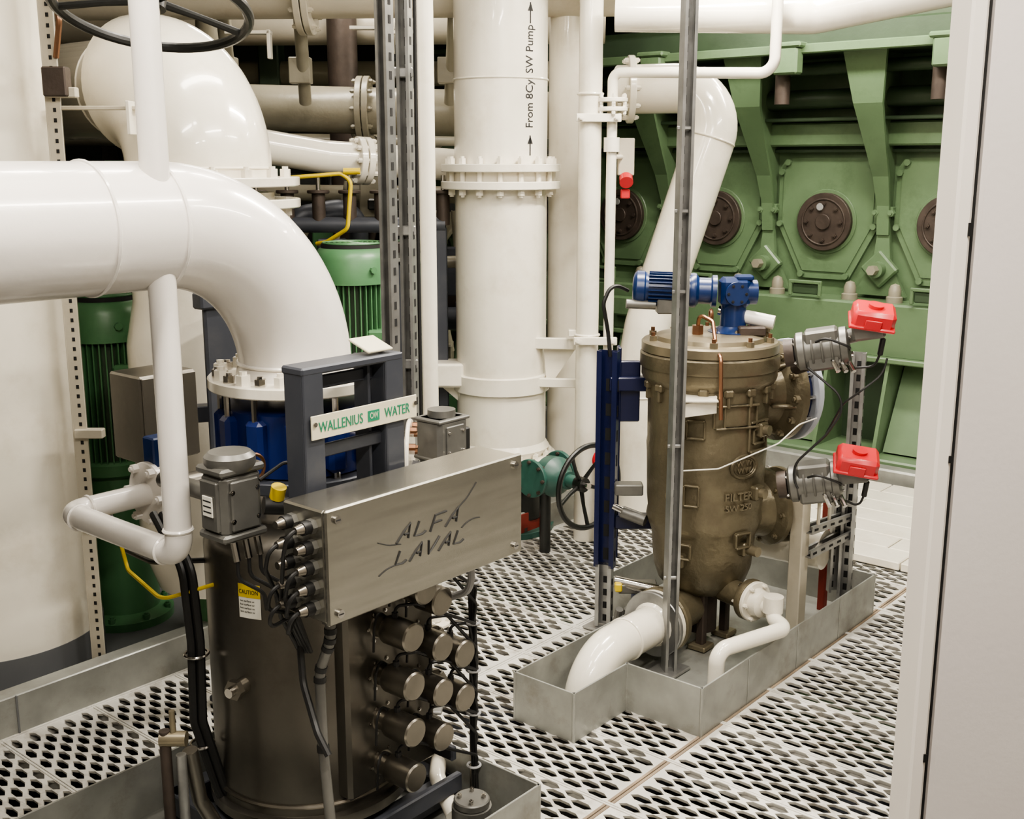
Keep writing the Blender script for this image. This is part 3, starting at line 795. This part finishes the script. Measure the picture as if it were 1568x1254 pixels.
    o.box(c+n*.32+A*.05+Z*.11, (.36, .02, .05), 'slate_frame')
    for z in (.20, .50): o.box(c+n*.29+A*.20+Z*z, (.02, .08, .04), 'slate_frame')
    o.done()
reactor()

def jbox():
    o = Obj('stainless_junction_box')
    P = V((-.375, 2.155, 0)); L, D, z0, z1 = .60, .125, .784, 1.023
    s = 'stainless_brushed'
    o.box(P+A*L/2+B*D/2+Z*(z0+z1)/2, (L, D, z1-z0), s, bev=.004)
    o.box(P+A*L/2-B*.006+Z*(z0+z1)/2, (L+.006, .012, z1-z0+.006), s, bev=.004)
    for a_ in (.025, L-.025):
        for z in (z0+.02, z1-.02):
            q = P+A*a_-B*.012+Z*z
            o.cyl(q, q-B*.006, .009, 'polished_steel', seg=14); o.box(q-B*.0065, (.012, .001, .002), 'slot_dark', bev=0)
    # logo in thin strokes
    fn = P-B*.0128
    def stroke(pts, x0, y0, w, h, sh=.30):
        o.sweep([fn+A*(x0+(px+py*sh)*w)+Z*(y0+py*h) for px, py in pts], .0024, 'ink_black', 6)
    GL = {'A': [[(-.05, -.05), (.30, .60), (.62, 1.0), (.74, .05)], [(.38, .36), (.72, .36)]],
          'L': [[(.12, .92), (0, .05), (.55, .0), (.80, .14)]],
          'F': [[(.0, -.05), (.10, .95), (.90, 1.0)], [(.10, .48), (.68, .50)]],
          'V': [[(.05, .95), (.28, .0), (.62, .55), (.85, 1.0)]]}
    def word(txt, x0, y0, w, h, step):
        for i, ch in enumerate(txt):
            for s_ in GL[ch]: stroke(s_, x0+i*step, y0, w, h)
    word('ALFA', .190, .912, .043, .034, .050)
    word('LAVAL', .182, .862, .040, .032, .045)
    def L_(pts):
        q = fillet([V((p[0], p[1], 0)) for p in pts], .08, 6)
        o.sweep([fn+A*p.x+Z*p.y for p in q], .0013, 'ink_black', 6)
    L_([(.135, .925), (.165, .912), (.20, .906)]); L_([(.375, .942), (.41, .962), (.44, .990)])
    L_([(.135, .852), (.155, .862), (.195, .864)]); L_([(.39, .895), (.42, .912), (.45, .905)])
    # cable glands on the left end
    for k in range(5):
        for j in range(2):
            q = P+B*(.03+.06*j)+Z*(z1-.035-.043*k)
            o.cyl(q, q-A*.012, .016, 'grey_aluminium', seg=6); o.cyl(q-A*.012, q-A*.030, .0145, 'black_rubber', seg=14)
            o.cyl(q-A*.030, q-A*.047, .012, 'stainless_cap', seg=14, r1=.008)
            if (k+j) % 2 == 0 or k > 2:
                e = q-A*.065
                o.pipe([q-A*.04, e, e+V((-.012, .01, -.05)), V((-.485+.008*k, 2.235+.015*j, .77)), V((-.46+.006*k, 2.30, .66))], .0045, 'black_rubber', .03, 8)
    q = P+A*.06+B*.06+Z*z0
    pts = fillet([q, q-Z*.07, q+V((-.03, .02, -.15)), q+V((-.025, .0, -.32)), q+V((.0, -.04, -.60)), q+V((.01, -.04, -.78))], .1, 6)
    o.sweep(pts, .0115, 'grey_aluminium', 14)
    for i in range(1, len(pts)-1, 3):
        d = (pts[i+1]-pts[i-1]).normalized(); o.cyl(pts[i]-d*.006, pts[i]+d*.006, .0135, 'black_rubber', seg=14)
    o.cyl(q, q-Z*.03, .018, 'grey_aluminium', seg=6)
    q = P+A*.50+B*.06+Z*z0
    o.cyl(q, q-Z*.03, .015, 'grey_aluminium', seg=6)
    o.pipe([q, q-Z*.09, q+V((-.10, .12, -.17)), q+V((-.20, .2, -.22))], .009, 'grey_conduit', .06, 10)
    o.pipe([V((-.46, 2.30, .70)), V((-.45, 2.27, .60)), V((-.41, 2.2, .52)), V((-.385, 2.18, .48))], .008, 'black_rubber', .06, 8)
    for a_ in (.12, .36):
        o.box(P+A*a_+B*(D+.03)+Z*.90, (.04, .06, .04), 'slate_frame')
    o.done()
jbox()

def frame():
    o = Obj('slate_steel_frame')
    P = V((-.389, 2.15, 0))+B*.145; m = 'slate_frame'
    for a_ in (.125, .36):
        p = P+A*a_
        o.box(p+Z*1.03, (.055, .008, .50), m); o.box(p+A*.024+B*.03+Z*1.03, (.008, .06, .50), m); o.box(p-A*.024+B*.03+Z*1.03, (.008, .06, .50), m)
    o.box(P+A*.31+B*.05+Z*1.03, (.008, .05, .50), m)
    o.box(P+A*.24+Z*1.272+B*.03, (.29, .07, .018), m)
    o.box(P+A*.24+Z*1.235+B*.045, (.20, .01, .03), m)
    o.box(P+A*.24+Z*1.09+B*.02, (.24, .008, .03), m)
    o.cyl(P+A*.36+B*.04+Z*1.28, P+A*.36+B*.04+Z*1.30, .008, 'polished_steel')
    o.box(P+A*.33+B*.04+Z*1.300, (.075, .07, .006), 'sign_cream', (A, (B+Z*.35).normalized(), (Z-B*.35).normalized()))
    s0 = P-B*.010
    o.box(s0+A*.265+Z*1.152, (.31, .004, .052), 'sign_cream', bev=.001)
    o.text('WALLENIUS', .032, s0-B*.003+A*.128+Z*1.141, A, Z, 'sign_green', .0006, fitw=.125)
    o.text('WATER', .032, s0-B*.003+A*.318+Z*1.141, A, Z, 'sign_green', .0006, fitw=.078)
    o.box(s0-B*.003+A*.285+Z*1.152, (.034, .001, .024), 'sign_green', bev=0)
    o.text('OW', .02, s0-B*.004+A*.273+Z*1.146, A, Z, 'sign_cream', .0003, fitw=.024)
    for a_ in (.118, .412): o.cyl(s0+A*a_-B*.002+Z*1.16, s0+A*a_-B*.006+Z*1.16, .005, 'polished_steel')
    o.done()
frame()

def bigpipe():
    o = Obj('white_inlet_elbow_pipe')
    c = RC; W = 'white_pipe_paint'
    pts = fillet([c+Z*1.19, c+Z*1.565, c-A*1.9+Z*1.565], .36, 24)
    o.sweep(pts, .136, W, 56)
    o.lathe(c, Z, [(.145, 1.185), (.142, 1.21), (.136, 1.22)], W, 48)
    o.flange(c+Z*1.165, Z, .213, .028, 'white_gloss_paint', 12, 'white_gloss_paint', .017, both=False)
    o.bolts(c+Z*1.193, Z, .187, 12, 'polished_steel', .014, .018, .5)
    o.weld(c-A*.37+Z*1.565, A, .1365, W)
    o.weld(c-A*.53+Z*1.565, A, .1365, W)
    o.weld(c+Z*1.225, Z, .139, W)
    o.done()
bigpipe()

def actl():
    o = Obj('valve_actuator')
    c = V((-.605, 2.36, .985)); m = 'grey_aluminium'
    ax = (A, B, Z)
    o.box(c, (.105, .085, .14), m, ax, .012)
    o.lathe(c+Z*.07, Z, [(.05, 0), (.055, .01), (.055, .03), (.045, .04)], m, 24)
    o.box(c+Z*.075, (.115, .095, .018), m, ax, .006)
    o.box(c-Z*.07, (.115, .095, .018), m, ax, .006)
    o.box(c-B*.045+Z*.0, (.07, .01, .11), m, ax, .004)
    o.box(c-A*.055, (.01, .06, .11), m, ax, .004)
    o.box(c-A*.062+Z*.0, (.003, .035, .045), 'label_white', ax, .001)
    for z in (-.03, 0, .03): o.box(c-A*.0635+Z*(z*.4), (.001, .028, .003), 'ink_black', ax, 0)
    o.bolts(c-B*.044, -B, .045, 4, 'polished_steel', .006, .006, .5)
    o.cyl(c+A*.06-B*.03-Z*.02, c+A*.12-B*.06-Z*.03, .02, 'black_rubber', seg=20)
    o.cyl(c+A*.085-B*.045+Z*-.005, c+A*.085-B*.055+Z*.022, .017, 'yellow_paint', seg=16)
    for k in range(3):
        o.cyl(c+A*(-.03+.03*k)-B*.04-Z*.08, c+A*(-.03+.03*k)-B*.05-Z*.12, .008, 'polished_steel', seg=8)
        q = c+A*(-.03+.03*k)-B*.05-Z*.12
        o.pipe([q, q-Z*.04, q+A*.05-Z*.08-B*.02, q+A*.07-Z*.13], .0045, 'black_rubber', .03, 8)
    o.cyl(c+B*.04, c+B*.26, .02, m)
    o.torus(c+B*.0+A*.06+Z*.06, B, .03, .004, 'copper', 20, 6)
    q = c+A*.03-B*.06
    o.pipe([q+Z*.05, q+A*.08+Z*.08, q+A*.12+Z*.02, q+A*.10-Z*.08], .004, 'black_rubber', .03, 8)
    o.done()
actl()

o = Obj('white_bypass_loop_pipe')
W2 = 'white_pipe_paint'
p1 = V((-.738, 2.40, .845)); p2 = p1+B*.48; p3 = p2+A*.22
o.pipe([p1+Z*2.25, p1, p2, p3], .030, W2, .045, 28, 12)
for q, d in ((p1+Z*.06, Z), (p1+B*.055, B), (p2-B*.055, B), (p2+A*.055, A)): o.weld(q, d, .0303, W2)
o.flange(p3, A, .085, .018, W2, 6, W2, .012)
o.disc(p3+A*.02, A, .06, .035, 'valve_blue', 28)
o.flange(p3+A*.056, A, .085, .018, 'grey_aluminium', 6, 'polished_steel', .01)
o.cyl(p3+A*.07, p3+A*.50, .03, 'stainless_dark')
o.box(p3+A*.038+Z*.10, (.05, .05, .10), 'motor_blue')
o.done()

# rear actuator with flange (behind junction box)
o = Obj('outlet_valve_assembly')
c = V((-.20, 3.15, .93))
o.box(c, (.12, .10, .13), 'grey_aluminium', bev=.012)
for z in (-.05, .06): o.box(c+Z*z, (.126, .106, .010), 'grey_aluminium')
o.box(c-B*.052, (.07, .008, .09), 'grey_aluminium'); o.bolts(c-B*.052, -B, .04, 4, 'polished_steel', .005, .008, .5)
o.cyl(c+Z*.06, c+Z*.085, .04, 'grey_aluminium'); o.box(c+A*.08+Z*-.02, (.03, .05, .08), 'black_rubber')
for k in range(3):
    o.disc(c-X*(.10+.03*k)-Z*.07+Y*.02, X, .12, .012, 'white_gloss_paint' if k % 2 == 0 else 'brown_valve_plate', 36)
o.bolts(c-X*.09-Z*.07+Y*.02, X, .10, 10, 'copper', .01, .02)
o.cyl(c-X*.4-Z*.07+Y*.02, c-X*.1-Z*.07+Y*.02, .08, 'stainless_dark')
o.box(c+V((-.1, .02, -.50)), (.08, .08, .84), 'slate_frame')
o.done()

# ------------------------------------------------------------------ left background
o = Obj('white_pump_discharge_elbow')
c = V((-1.034, 3.85, 0)); WG = 'white_gloss_paint'
pts = fillet([c+Z*1.64, c+Z*1.95, c+B*.29+Z*1.95], .27, 20)
o.sweep(pts, .235, WG, 48)
o.lathe(c+B*.28+Z*1.95, B, [(.235, 0), (.23, .02), (.17, .12), (.17, 1.5)], WG, 40)
o.flange(c+Z*1.62, Z, .325, .03, WG, 16, WG, .018, both=False)
o.flange(c+Z*1.58, -Z, .325, .03, WG, 16, WG, .018, both=False)
o.lathe(c, Z, [(.22, .25), (.27, .4), (.27, 1.1), (.24, 1.25), (.24, 1.6)], WG, 40)
o.lathe(c, Z, [(.12, -.01), (.12, .28)], 'motor_green', 24)
o.weld(c+Z*1.68, Z, .236, WG)
o.weld(c+B*.44+Z*1.95, B, .171, WG)
o.done()

o = Obj('white_tank_column')
c = V((-1.765, 3.66, 0))
o.cyl(c+Z*.14, c+Z*3.08, .34, 'white_gloss_paint', seg=64)
o.cyl(c, c+Z*.15, .343, 'grey_skirt', seg=64)
o.done()
o = Obj('perforated_angle_post')
p = V((-1.365, 3.50, 0)); cp = 'cream_paint'
o.box(p+Z*1.54, (.045, .004, 3.05), cp, (X, Y, Z), .001); o.box(p+V((-.021, .02, 1.54)), (.004, .045, 3.05), cp, (X, Y, Z), .001)
for k in range(100):
    o.box(p+V((.004, -.0025, .05+k*.03)), (.009, .001, .012), 'slot_dark', (X, Y, Z), 0)
for z in (.55, .86, 1.9): o.box(p+V((.03, .0, z)), (.09, .03, .03), cp, (X, Y, Z), .003)
o.box(p+V((.02, -.01, 1.93)), (.07, .05, .085), 'brown_valve_plate', (X, Y, Z), .004)
o.pipe([p+V((.03, 0, 2.5)), p+V((.03, -.02, 2.2)), p+V((.05, -.03, 2.1)), p+V((.02, 0, 2.0))], .009, 'copper', .04, 8)
o.box(p+V((.10, .1, 1.86)), (.28, .03, .012), cp, (X, Y, Z), .002); o.box(p+V((.20, .1, 1.83)), (.012, .08, .10), WG, (X, Y, Z), .002)
o.done()

def emotor(name, c, R, zt, zb, zf):
    o = Obj(name); g = 'motor_green'
    o.lathe(c, Z, [(R*1.12, zt-.15), (R*1.12, zt-.05), (R*.98, zt-.012), (R*.9, zt-.006)], g, 40)
    o.lathe(c, Z, [(R*.92, zt-.02), (R*.9, zt+.008), (.0, zt+.01)], 'slot_dark', 40)
    for k in range(6): o.torus(c+Z*(zt+.012), Z, R*(.15+.14*k), .004, g, 36, 6)
    o.cyl(c+Z*zf, c+Z*(zt-.14), R*.82, 'engine_green_dark', seg=40)
    for k in range(40):
        t = 2*math.pi*k/40; r = V((math.cos(t), math.sin(t), 0)); s_ = V((-math.sin(t), math.cos(t), 0))
        o.box(c+r*R*.91+Z*(zt-.15+zf)/2, (R*.24, .005, zt-.15-zf), g, (r, s_, Z), 0)
    o.lathe(c, Z, [(R*1.0, zf-.05), (R*1.08, zf-.04), (R*1.08, zf), (R*1.0, zf+.01)], g, 40)
    o.lathe(c, Z, [(R*1.3, zb), (R*1.3, zb+.03), (R*.95, zb+.05), (R*.85, zf-.2), (R*.95, zf-.05)], g, 40)
    o.bolts(c+Z*(zb+.03), Z, R*1.18, 8, g, .014, .02)
    o.box(c+V((R*.8, -R*.6, (zt+zf)/2)), (.10, .10, .14), g, (X, Y, Z), .01)
    for k in range(4):
        t = math.pi*(k+.4)/2; r = V((math.cos(t), math.sin(t), 0))
        o.cyl(c+r*R*1.12+Z*(zt-.09), c+r*(R*1.12+.014)+Z*(zt-.09), .014, g, seg=8)
    return o.done()
emotor('electric_pump_motor', V((-1.485, 4.12, 0)), .135, 1.22, -.01, .62)
emotor('electric_pump_motor', V((-.66, 4.75, 0)), .145, 1.36, -.01, .55)

o = Obj('dark_control_cabinet')
o.box(V((-1.06, 3.30, .97)), (.19, .16, .26), 'stainless_dark', bev=.006)
o.box(V((-1.06, 3.30, .97))-B*.083, (.18, .008, .25), 'stainless_dark', bev=.003)
o.box(V((-.86, 3.40, .68)), (.16, .02, 1.3), 'slate_frame', bev=.006)
o.box(V((-.86, 3.40, 1.3)), (.20, .05, .05), 'slate_frame', bev=.006)
o.beam(V((-1.04, 3.36, .95)), V((-.86, 3.42, .95)), .05, .05, 'slate_frame')
o.box(V((-.86, 3.40, .02)), (.2, .12, .02), 'slate_frame')
o.done()

# handwheel top-left
o = Obj('overhead_handwheel')
c = V((-.845, 2.80, 2.050)); n = V((.03, .32, 1)).normalized()
o.wheel(c, n, .225, .0125, 'black_iron', 5, .035, -.02)
o.cyl(c-n*.02, c+n*.95, .022, 'beige_pipe_paint', seg=16)
o.cyl(c+n*.02, c+n*.06, .03, 'polished_steel', seg=6)
o.done()
o = Obj('beige_overhead_duct')
o.cyl(V((-1.66, 2.75, 1.78)), V((-1.32, 2.9, 3.05)), .16, 'cream_paint', seg=32); o.done()

# ------------------------------------------------------------------ overhead and background pipe runs
def run(name, segs):
    o = Obj(name)
    for pts, r, m, fl_ in segs:
        o.pipe(pts, r, m, r*2.2, 24, 8)
        for (q, d) in fl_:
            o.flange(q, d, r*1.45, .03, m, 10, m, .012); o.flange(tobj(q)+tobj(d).normalized()*.035, d, r*1.45, .03, m, 10, m, .012)
    return o
bp, cp, wg = 'beige_pipe_paint', 'cream_paint', 'white_gloss_paint'
D = lambda p, q: (tobj(q)-tobj(p)).normalized()
run('overhead_cooling_pipe', [([V((-2.6, 6.0, 2.0)), V((0.4, 5.9, 1.92))], .115, bp, [(V((-.78, 5.95, 1.955)), X)])]).done()
run('overhead_cooling_pipe', [([V((-1.5, 4.9, 1.84)), V((-.85, 5.3, 1.72)), V((.1, 5.75, 1.66))], .075, wg, [(V((-.72, 5.36, 1.705)), D((-.85, 5.3, 1.72), (.1, 5.75, 1.66)))])]).done()
o = run('overhead_ballast_pipe', [([V((-3.2, 5.2, 2.42)), V((.5, 5.4, 2.47))], .13, cp, [(V((-.95, 5.33, 2.44)), X)]),
                        ([V((-3, 6.6, 2.42)), V((.5, 6.4, 2.42))], .10, cp, []),
                        ([V((-2.6, 6.9, 2.2)), V((.3, 6.9, 2.2))], .07, bp, []),
                        ([V((-2.6, 6.6, 1.83)), V((.1, 6.6, 1.80))], .04, bp, [])])
for x, y, z in ((-1.15, 5.2, 2.25), (-.5, 5.2, 2.25), (-.62, 5.3, 2.28)):
    o.box(V((x, y, z)), (.20, .05, .015), WG, (X, Y, Z), .002); o.box(V((x+.09, y, z-.05)), (.015, .05, .12), WG, (X, Y, Z), .002)
for x in (-1.35, -1.0, -.3): o.cyl(V((x, 5.7, 1.98)), V((x+.04, 5.4, 2.36)), .03, bp); o.box(V((x, 5.6, 2.12)), (.1, .08, .12), bp, (X, Y, Z))
o.done()
o = run('background_machinery', [([V((-2.4, 6.2, 1.55)), V((.1, 6.2, 1.52))], .045, bp, []),
                        ([V((-1.02, 5.3, .0)), V((-1.02, 5.3, 1.45)), V((-.72, 5.4, 1.5)), V((-.72, 5.4, 0))], .045, 'slate_frame', []),
                        ([V((-.9, 6.3, 0)), V((-.9, 6.3, 3))], .08, 'brown_valve_plate', []),
                        ([V((-1.5, 6.0, 0)), V((-1.5, 6.0, 3))], .09, bp, []),
                        ([V((-.25, 5.6, 1.22)), V((-1.3, 5.6, 1.20))], .03, bp, []),
                        ([V((-.36, 5.2, 0)), V((-.36, 5.2, 1.0)), V((-.36, 5.6, 1.1))], .03, bp, []),
                        ([V((-.2, 5.9, .9)), V((-1.3, 5.9, .9))], .06, 'slate_frame', [])])
for k in range(90):
    x = random.uniform(-2.2, .0); y = random.uniform(5.6, 6.8); z = random.uniform(.2, 1.75)
    sz = (random.uniform(.05, .3), random.uniform(.05, .25), random.uniform(.04, .3))
    o.box(V((x, y, z)), sz, random.choice(['beige_pipe_paint', 'brown_valve_plate', 'slate_frame', 'engine_green_dark', 'slate_frame', 'motor_green', 'black_iron']), (X, Y, Z), .008)
    if k % 2 == 0: o.cyl(V((x, y, z)), V((x+random.uniform(-.2, .2), y, z+random.uniform(.2, .5))), random.uniform(.012, .04), random.choice(['beige_pipe_paint', 'galvanised_strut', 'brown_valve_plate']))
for x in (-2.2, -1.4, -.55, .05): o.box(V((x, 6.9, 1.5)), (.12, .2, 3.0), 'engine_green_dark', (X, Y, Z), .01)
for z in (.9, 1.75): o.box(V((-1.1, 6.9, z)), (2.6, .2, .12), 'brown_valve_plate', (X, Y, Z), .01)
o.box(V((-.62, 5.25, 1.27)), (.5, .3, .02), 'galvanised_strut', (X, Y, Z)); o.box(V((-.62, 5.25, 1.0)), (.45, .25, .5), 'slate_frame', (X, Y, Z))
o.box(V((-.35, 5.3, .95)), (.03, .2, .25), 'red_primer', (X, Y, Z))
o.done()
o = Obj('valve_manifold')
for k in range(7):
    x = -1.15+.14*k
    o.cyl(V((x, 5.2, 1.42)), V((x, 5.2, 1.56)), .03, 'brown_valve_plate'); o.disc(V((x, 5.2, 1.56)), Z, .05, .015, 'brown_valve_plate'); o.cyl(V((x, 5.2, 1.57)), V((x, 5.2, 1.64)), .01, 'polished_steel')
o.cyl(V((-1.25, 5.2, 1.42)), V((-.3, 5.2, 1.42)), .035, 'slate_frame')
for x in (-1.2, -.32): o.box(V((x, 5.2, .7)), (.05, .05, 1.42), 'slate_frame', (X, Y, Z))
o.done()
o = Obj('yellow_air_hose')
o.pipe([V((-.98, 4.9, 1.63)), V((-.72, 4.9, 1.65)), V((-.68, 4.9, 1.62)), V((-.70, 4.9, 1.42)), V((-.80, 4.95, 1.36)), V((-.85, 5.0, 1.35))], .009, 'yellow_paint', .04, 10)
o.cyl(V((-.71, 4.9, 1.66)), V((-.64, 4.9, 1.66)), .014, 'yellow_paint'); o.done()
# right overhead
run('overhead_white_pipe', [([V((.42, 4.85, 2.29)), V((1.2, 4.75, 2.27)), V((2.6, 4.3, 2.52))], .075, wg, []),
                       ([V((.3, 5.0, 2.60)), V((3.2, 4.6, 2.62))], .16, wg, [])]).done()
o = Obj('overhead_cable_tray')
o.beam(V((1.05, 5.05, 2.40)), V((2.45, 4.7, 2.33)), .30, .012, cp); o.beam(V((1.0, 4.92, 2.40)), V((2.4, 4.57, 2.31)), .012, .06, wg)
for k in range(5): o.cyl(V((1.1, 4.95+.05*k, 2.43)), V((2.4, 4.6+.05*k, 2.36)), .014, 'black_rubber' if k % 2 else 'cream_paint')
o.box(V((2.0, 4.64, 2.31)), (.10, .05, .10), wg, (X, Y, Z), .005)
o.done()

# white painted deck plates at the foot of the engine, right of the tray
o = Obj('white_deck_plates')
for k in range(7):
    for q in range(4):
        o.box(AB(4.62+.165*k, 2.45-.50*q+(.12 if k % 2 else 0), .022), (.160, .494, .036), wg, bev=.004)
o.done()

# black cables & earthing wire left
o = Obj('power_cable_bundle')
for k in range(2):
    x = -.785+.022*k
    o.pipe([V((x-.12, 2.75, .83)), V((x-.01, 2.60, .74)), V((x, 2.6, .55)), V((x, 2.58, .35)), V((x+.04, 2.6, .16)), V((x+.08, 2.62, .03))], .011, 'black_rubber', .06, 10)
o.pipe([V((-1.05, 2.88, .76)), V((-.98, 2.75, .68)), V((-.85, 2.6, .66)), V((-.72, 2.6, .70))], .005, 'yellow_paint', .06, 8)
o.pipe([V((-1.1, 2.95, .80)), V((-1.02, 2.85, .70)), V((-.9, 2.7, .72)), V((-.75, 2.66, .74))], .007, 'black_rubber', .06, 8)
for z in (.52, .28):
    o.torus(V((-.774, 2.6, z)), Z, .028, .004, 'polished_steel', 20, 6)
o.done()
o = Obj('drain_valve_pipework')
p = V((-.80, 2.40, 0))
o.cyl(p, p+Z*.42, .013, 'brown_valve_plate'); o.cyl(p+V((.035, .0, 0)), p+V((.035, 0, .36)), .012, 'galvanised_strut')
o.pipe([p+V((.05, .02, .36)), p+V((.06, .04, .22)), p+V((.10, .06, .12)), p+V((.2, .1, .10))], .018, 'stainless_dark', .05, 12)
o.cyl(p+V((-.01, 0, .40)), p+V((.05, 0, .40)), .018, 'bronze_machined'); o.cyl(p+V((.02, 0, .40)), p+V((.02, 0, .47)), .007, 'bronze_machined')
o.done()
o = Obj('drain_solenoid_valve')
p = V((-.10, 2.55, .0))
o.cyl(p+V((0, 0, .012)), p+V((0, 0, .14)), .05, 'grey_aluminium'); o.disc(p+Z*.14, Z, .045, .02, 'grey_aluminium'); o.bolts(p+Z*.16, Z, .03, 4, 'polished_steel', .006, .008)
o.pipe([p+V((-.05, .1, .05)), p+V((-.1, .2, .1)), p+V((-.1, .3, .1)), p+V((-.1, .35, .02))], .022, W, .05, 14)
o.done()

# ------------------------------------------------------------------ lights
def lamp(loc, length, w, power, col=(1, .925, .82), ang=0):
    o = Obj('ceiling_light_fixture')
    L = tobj(loc)
    dA = A if not ang else B; dB = B if not ang else A
    o.box(L+Z*.05, (length+.06, w+.06, .05), 'jamb_paint', (dA, dB, Z), .01)
    for q in (-.3, .3): o.cyl(L+dB*w*q-dA*length/2+Z*.012, L+dB*w*q+dA*length/2+Z*.012, .013, 'lamp_glow', seg=10)
    for q in (-1, 1): o.box(L+dA*q*length*.3+Z*((3.1-L.z)/2+.07), (.02, .02, max(.02, 3.1-L.z-.07)), 'jamb_paint', (dA, dB, Z), .002)
    o.done()
    ld = bpy.data.lights.new('fluorescent_light', 'AREA'); ld.shape = 'RECTANGLE'; ld.size = length; ld.size_y = w; ld.energy = power; ld.color = col
    lo = bpy.data.objects.new('fluorescent_light', ld); bpy.context.scene.collection.objects.link(lo)
    lo.location = (ROOM @ (L-Z*.01)); lo.rotation_euler = (0, 0, 0 if not ang else math.pi/2)
lamp((-.9, 1.7, 2.75), 1.2, .12, 38)
lamp((.55, 2.2, 2.8), 1.2, .12, 58)
lamp((-.6, 3.5, 2.85), 1.2, .12, 26)
lamp((.75, 4.1, 2.82), 1.2, .12, 95)
lamp((2.0, 5.0, 2.86), 1.2, .12, 55, ang=1)
lamp((1.2, 5.9, 2.75), 1.2, .12, 40, ang=1)  # unseen lamp, added to brighten the engine side
lamp((1.9, 2.9, 2.85), 1.2, .12, 52)
lamp((-.9, 5.7, 2.82), 1.0, .12, 20)
lamp((.1, .3, 2.85), 1.2, .12, 78)  # unseen lamp above the camera, added to brighten the near right panel

w = bpy.data.worlds.new('World'); bpy.context.scene.world = w; w.use_nodes = True
w.node_tree.nodes['Background'].inputs[0].default_value = (1, .93, .82, 1); w.node_tree.nodes['Background'].inputs[1].default_value = .1
try: bpy.context.scene.view_settings.look = 'AgX - Medium High Contrast'
except Exception: pass

# ------------------------------------------------------------------ camera
cd = bpy.data.cameras.new('camera'); cd.lens = 40; cd.sensor_width = 36; cd.clip_start = .05
co = bpy.data.objects.new('camera', cd); bpy.context.scene.collection.objects.link(co)
co.matrix_world = ROOM @ (Matrix.Translation((0, 0, 1.7)) @ Matrix.Rotation(math.radians(90-12.3), 4, 'X'))
bpy.context.scene.camera = co
